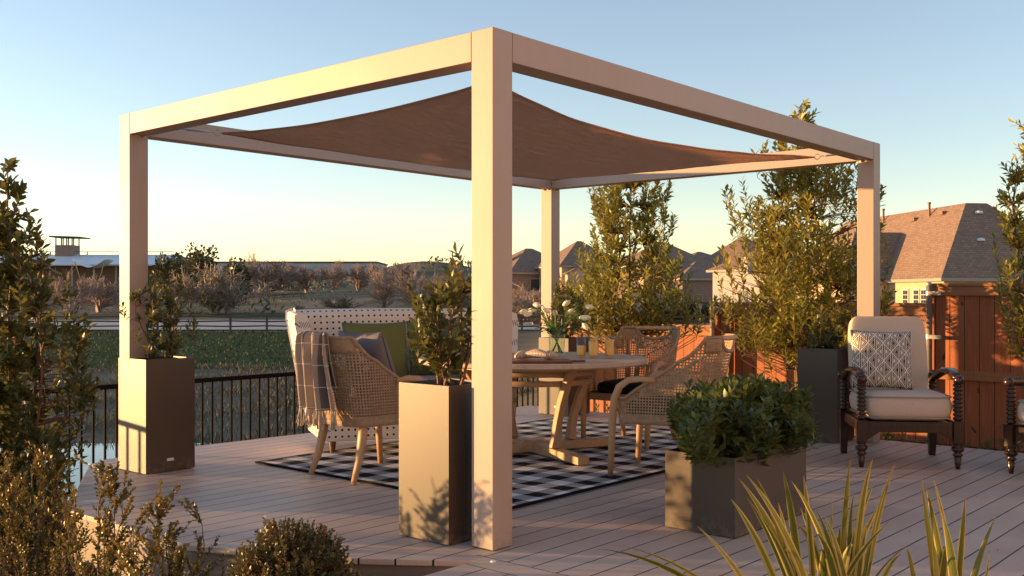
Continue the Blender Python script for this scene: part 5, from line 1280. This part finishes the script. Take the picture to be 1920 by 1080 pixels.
# ---------------------------------------------------------------- far left pavilion and warehouse
Yp = 210.0
def X_(px, Y=Yp): return (px-960)/F_PX*Y
pv = thing('pavilion', 'long pavilion with blue metal roof and white canopy at the far left', 'building', (X_(180), Yp, 2.0), 0)
x0, x1 = X_(-60)-X_(180), X_(318)-X_(180); zr, ze = PZ(475, Yp)-2, PZ(497, Yp)-2
MB().add([(x0, -1, ze), (x1+.6, -1, ze), (x1-.6, 9, zr), (x0, 9, zr), (x0, 19, ze), (x1+.6, 19, ze)], [(0, 1, 2, 3), (3, 2, 5, 4)]).build('roof', M['metalroof'], pv, uvfn='slope', solid=.25)
MB().box(x0+1, x1-3, 7, 16, -1.0, ze).build('wall', M['brick_brown'], pv)
for k in range(9): MB().box(x0+3+k*4.6, x0+3.3+k*4.6, .2, .5, -1.5, ze+.2).build('column', M['trim'], pv)
m_ = MB()
for k in range(5): m_.box(x0+5+k*8, x0+5.15+k*8, 8.9, 9.1, zr, zr+.75)
m_.box(x0+2, x1-2, 8.95, 9.05, zr+.7, zr+.82); m_.build('roof_rail', M['darkwood'], pv)
cx = X_(189)-X_(180); zc = PZ(505, Yp)-2
MB().grid(lambda a, b: (cx+(a-.5)*6.4, -6+b*5, zc+.2+1.6*(abs(a-.5)*2)**1.5+.3*math.sin(b*PI)), 16, 8).build('canopy', M['canopy'], pv, smooth=True, solid=.06)
for s_ in (-1, 1): MB().bar((cx+s_*3.1, -5.5, zc+1.7), (cx+s_*1.6, -5.5, zc-3.4), .16, .16).build('canopy_pole', M['trim'], pv)
tw = thing('lookout_tower', 'brick lookout tower with flat roof on posts above the pavilion', 'tower', (X_(91), Yp+9, 2.0), 0)
hw_ = (X_(108)-X_(74))/2; zb_ = PZ(456, Yp)-2; zt_ = PZ(441, Yp)-2
MB().box(-hw_, hw_, -hw_, hw_, 0, zb_).build('shaft', M['brick_brown'], tw)
for a in (-1, -.33, .33, 1):
    for b in (-1, 1): MB().box(a*(hw_-.15)-.1, a*(hw_-.15)+.1, b*(hw_-.15)-.1, b*(hw_-.15)+.1, zb_, zt_).build('post', M['darkwood'], tw)
MB().add([(-hw_-.9, -hw_-1, zt_), (hw_+1.9, -hw_-1, zt_-.15), (hw_+1.9, hw_+1, zt_-.15), (-hw_-.9, hw_+1, zt_), (-hw_-.9, -hw_-1, zt_+.3), (hw_+1.9, -hw_-1, zt_+.1), (hw_+1.9, hw_+1, zt_+.1), (-hw_-.9, hw_+1, zt_+.3)], [(3,2,1,0),(4,5,6,7),(0,1,5,4),(1,2,6,5),(2,3,7,6),(3,0,4,7)]).build('roof', M['darkwood'], tw)
Yw = 480.0
wh = thing('warehouse', 'long low pale grey warehouse on the horizon', 'building', (X_(560, Yw), Yw, 4), 0)
xa, xb = X_(398, Yw)-X_(560, Yw), X_(706, Yw)-X_(560, Yw); zt_ = PZ(493, Yw)-4
MB().box(xa, xb, 0, 40, -3, zt_).build('wall', M['warehouse'], wh)
MB().box(xa-.4, xb+.4, -.5, 40.5, zt_+.02, zt_+.7).build('parapet', M['darkwood'], wh)
for k in range(10):
    xx = xa+6+k*(xb-xa-10)/10; MB().box(xx, xx+2.4, -.25, -.02, 0, zt_*.45).build('door', M['metalroof'], wh)

# ---------------------------------------------------------------- unseen brick house beside and behind the camera, added to bounce warm sunlight
hh = thing('house', 'unseen tan brick house added to bounce warm light onto the deck', 'house', (5.6, -5.0, -.4), -.10, 'brick houses beyond the fence')
del hh['group']
MB().box(0, 11, -9, 8.0, 0, 5.4).build('wall', M['brick_tan'], hh)
MB().add([(-.7, -9.7, 5.4), (11.7, -9.7, 5.4), (11.7, 8.7, 5.4), (-.7, 8.7, 5.4), (5.5, -4, 8.6), (5.5, 3, 8.6)], [(0, 1, 4), (1, 2, 5, 4), (2, 3, 5), (3, 0, 4, 5), (3, 2, 1, 0)]).build('roof', M['shingle'], hh, uvfn='slope')
for yy in (-6.5, -3.2, .3, 3.8):
    wn_ = MB().box(-.06, -.003, yy, yy+1.5, 1.0, 2.9).build('window', M['frame'], hh); MB().box(-.075, -.062, yy+.08, yy+.71, 1.08, 2.82).box(-.075, -.062, yy+.79, yy+1.42, 1.08, 2.82).build('pane', M['pane'], wn_)

rng = np.random.default_rng(77); n = 110
pts = [W(rng.uniform(-2.6, 3.6), rng.uniform(-.1, 4.6), .0045) for _ in range(n)]; pts = np.array([(p.x, p.y, p.z) for p in pts if not (RUGU-1.3 < -0.7547*(p.x-NX)+.656*(p.y-NY) < RUGU+1.3 and .7 < .656*(p.x-NX)+.7547*(p.y-NY) < 4.3)]); n = len(pts)
o = leaves('leaf_litter', pts, rng.normal(0, 1, (n, 3))*[1, 1, .03], np.array([[0, 0, 1.]])+rng.normal(0, .15, (n, 3)), rng.uniform(.010, .030, n), rng.uniform(.004, .012, n), rng.uniform(.3, 1, n), M['boxwood'], None)
tag(o, 'a few tiny dry leaves scattered on the deck boards', 'leaf litter', kind='stuff')
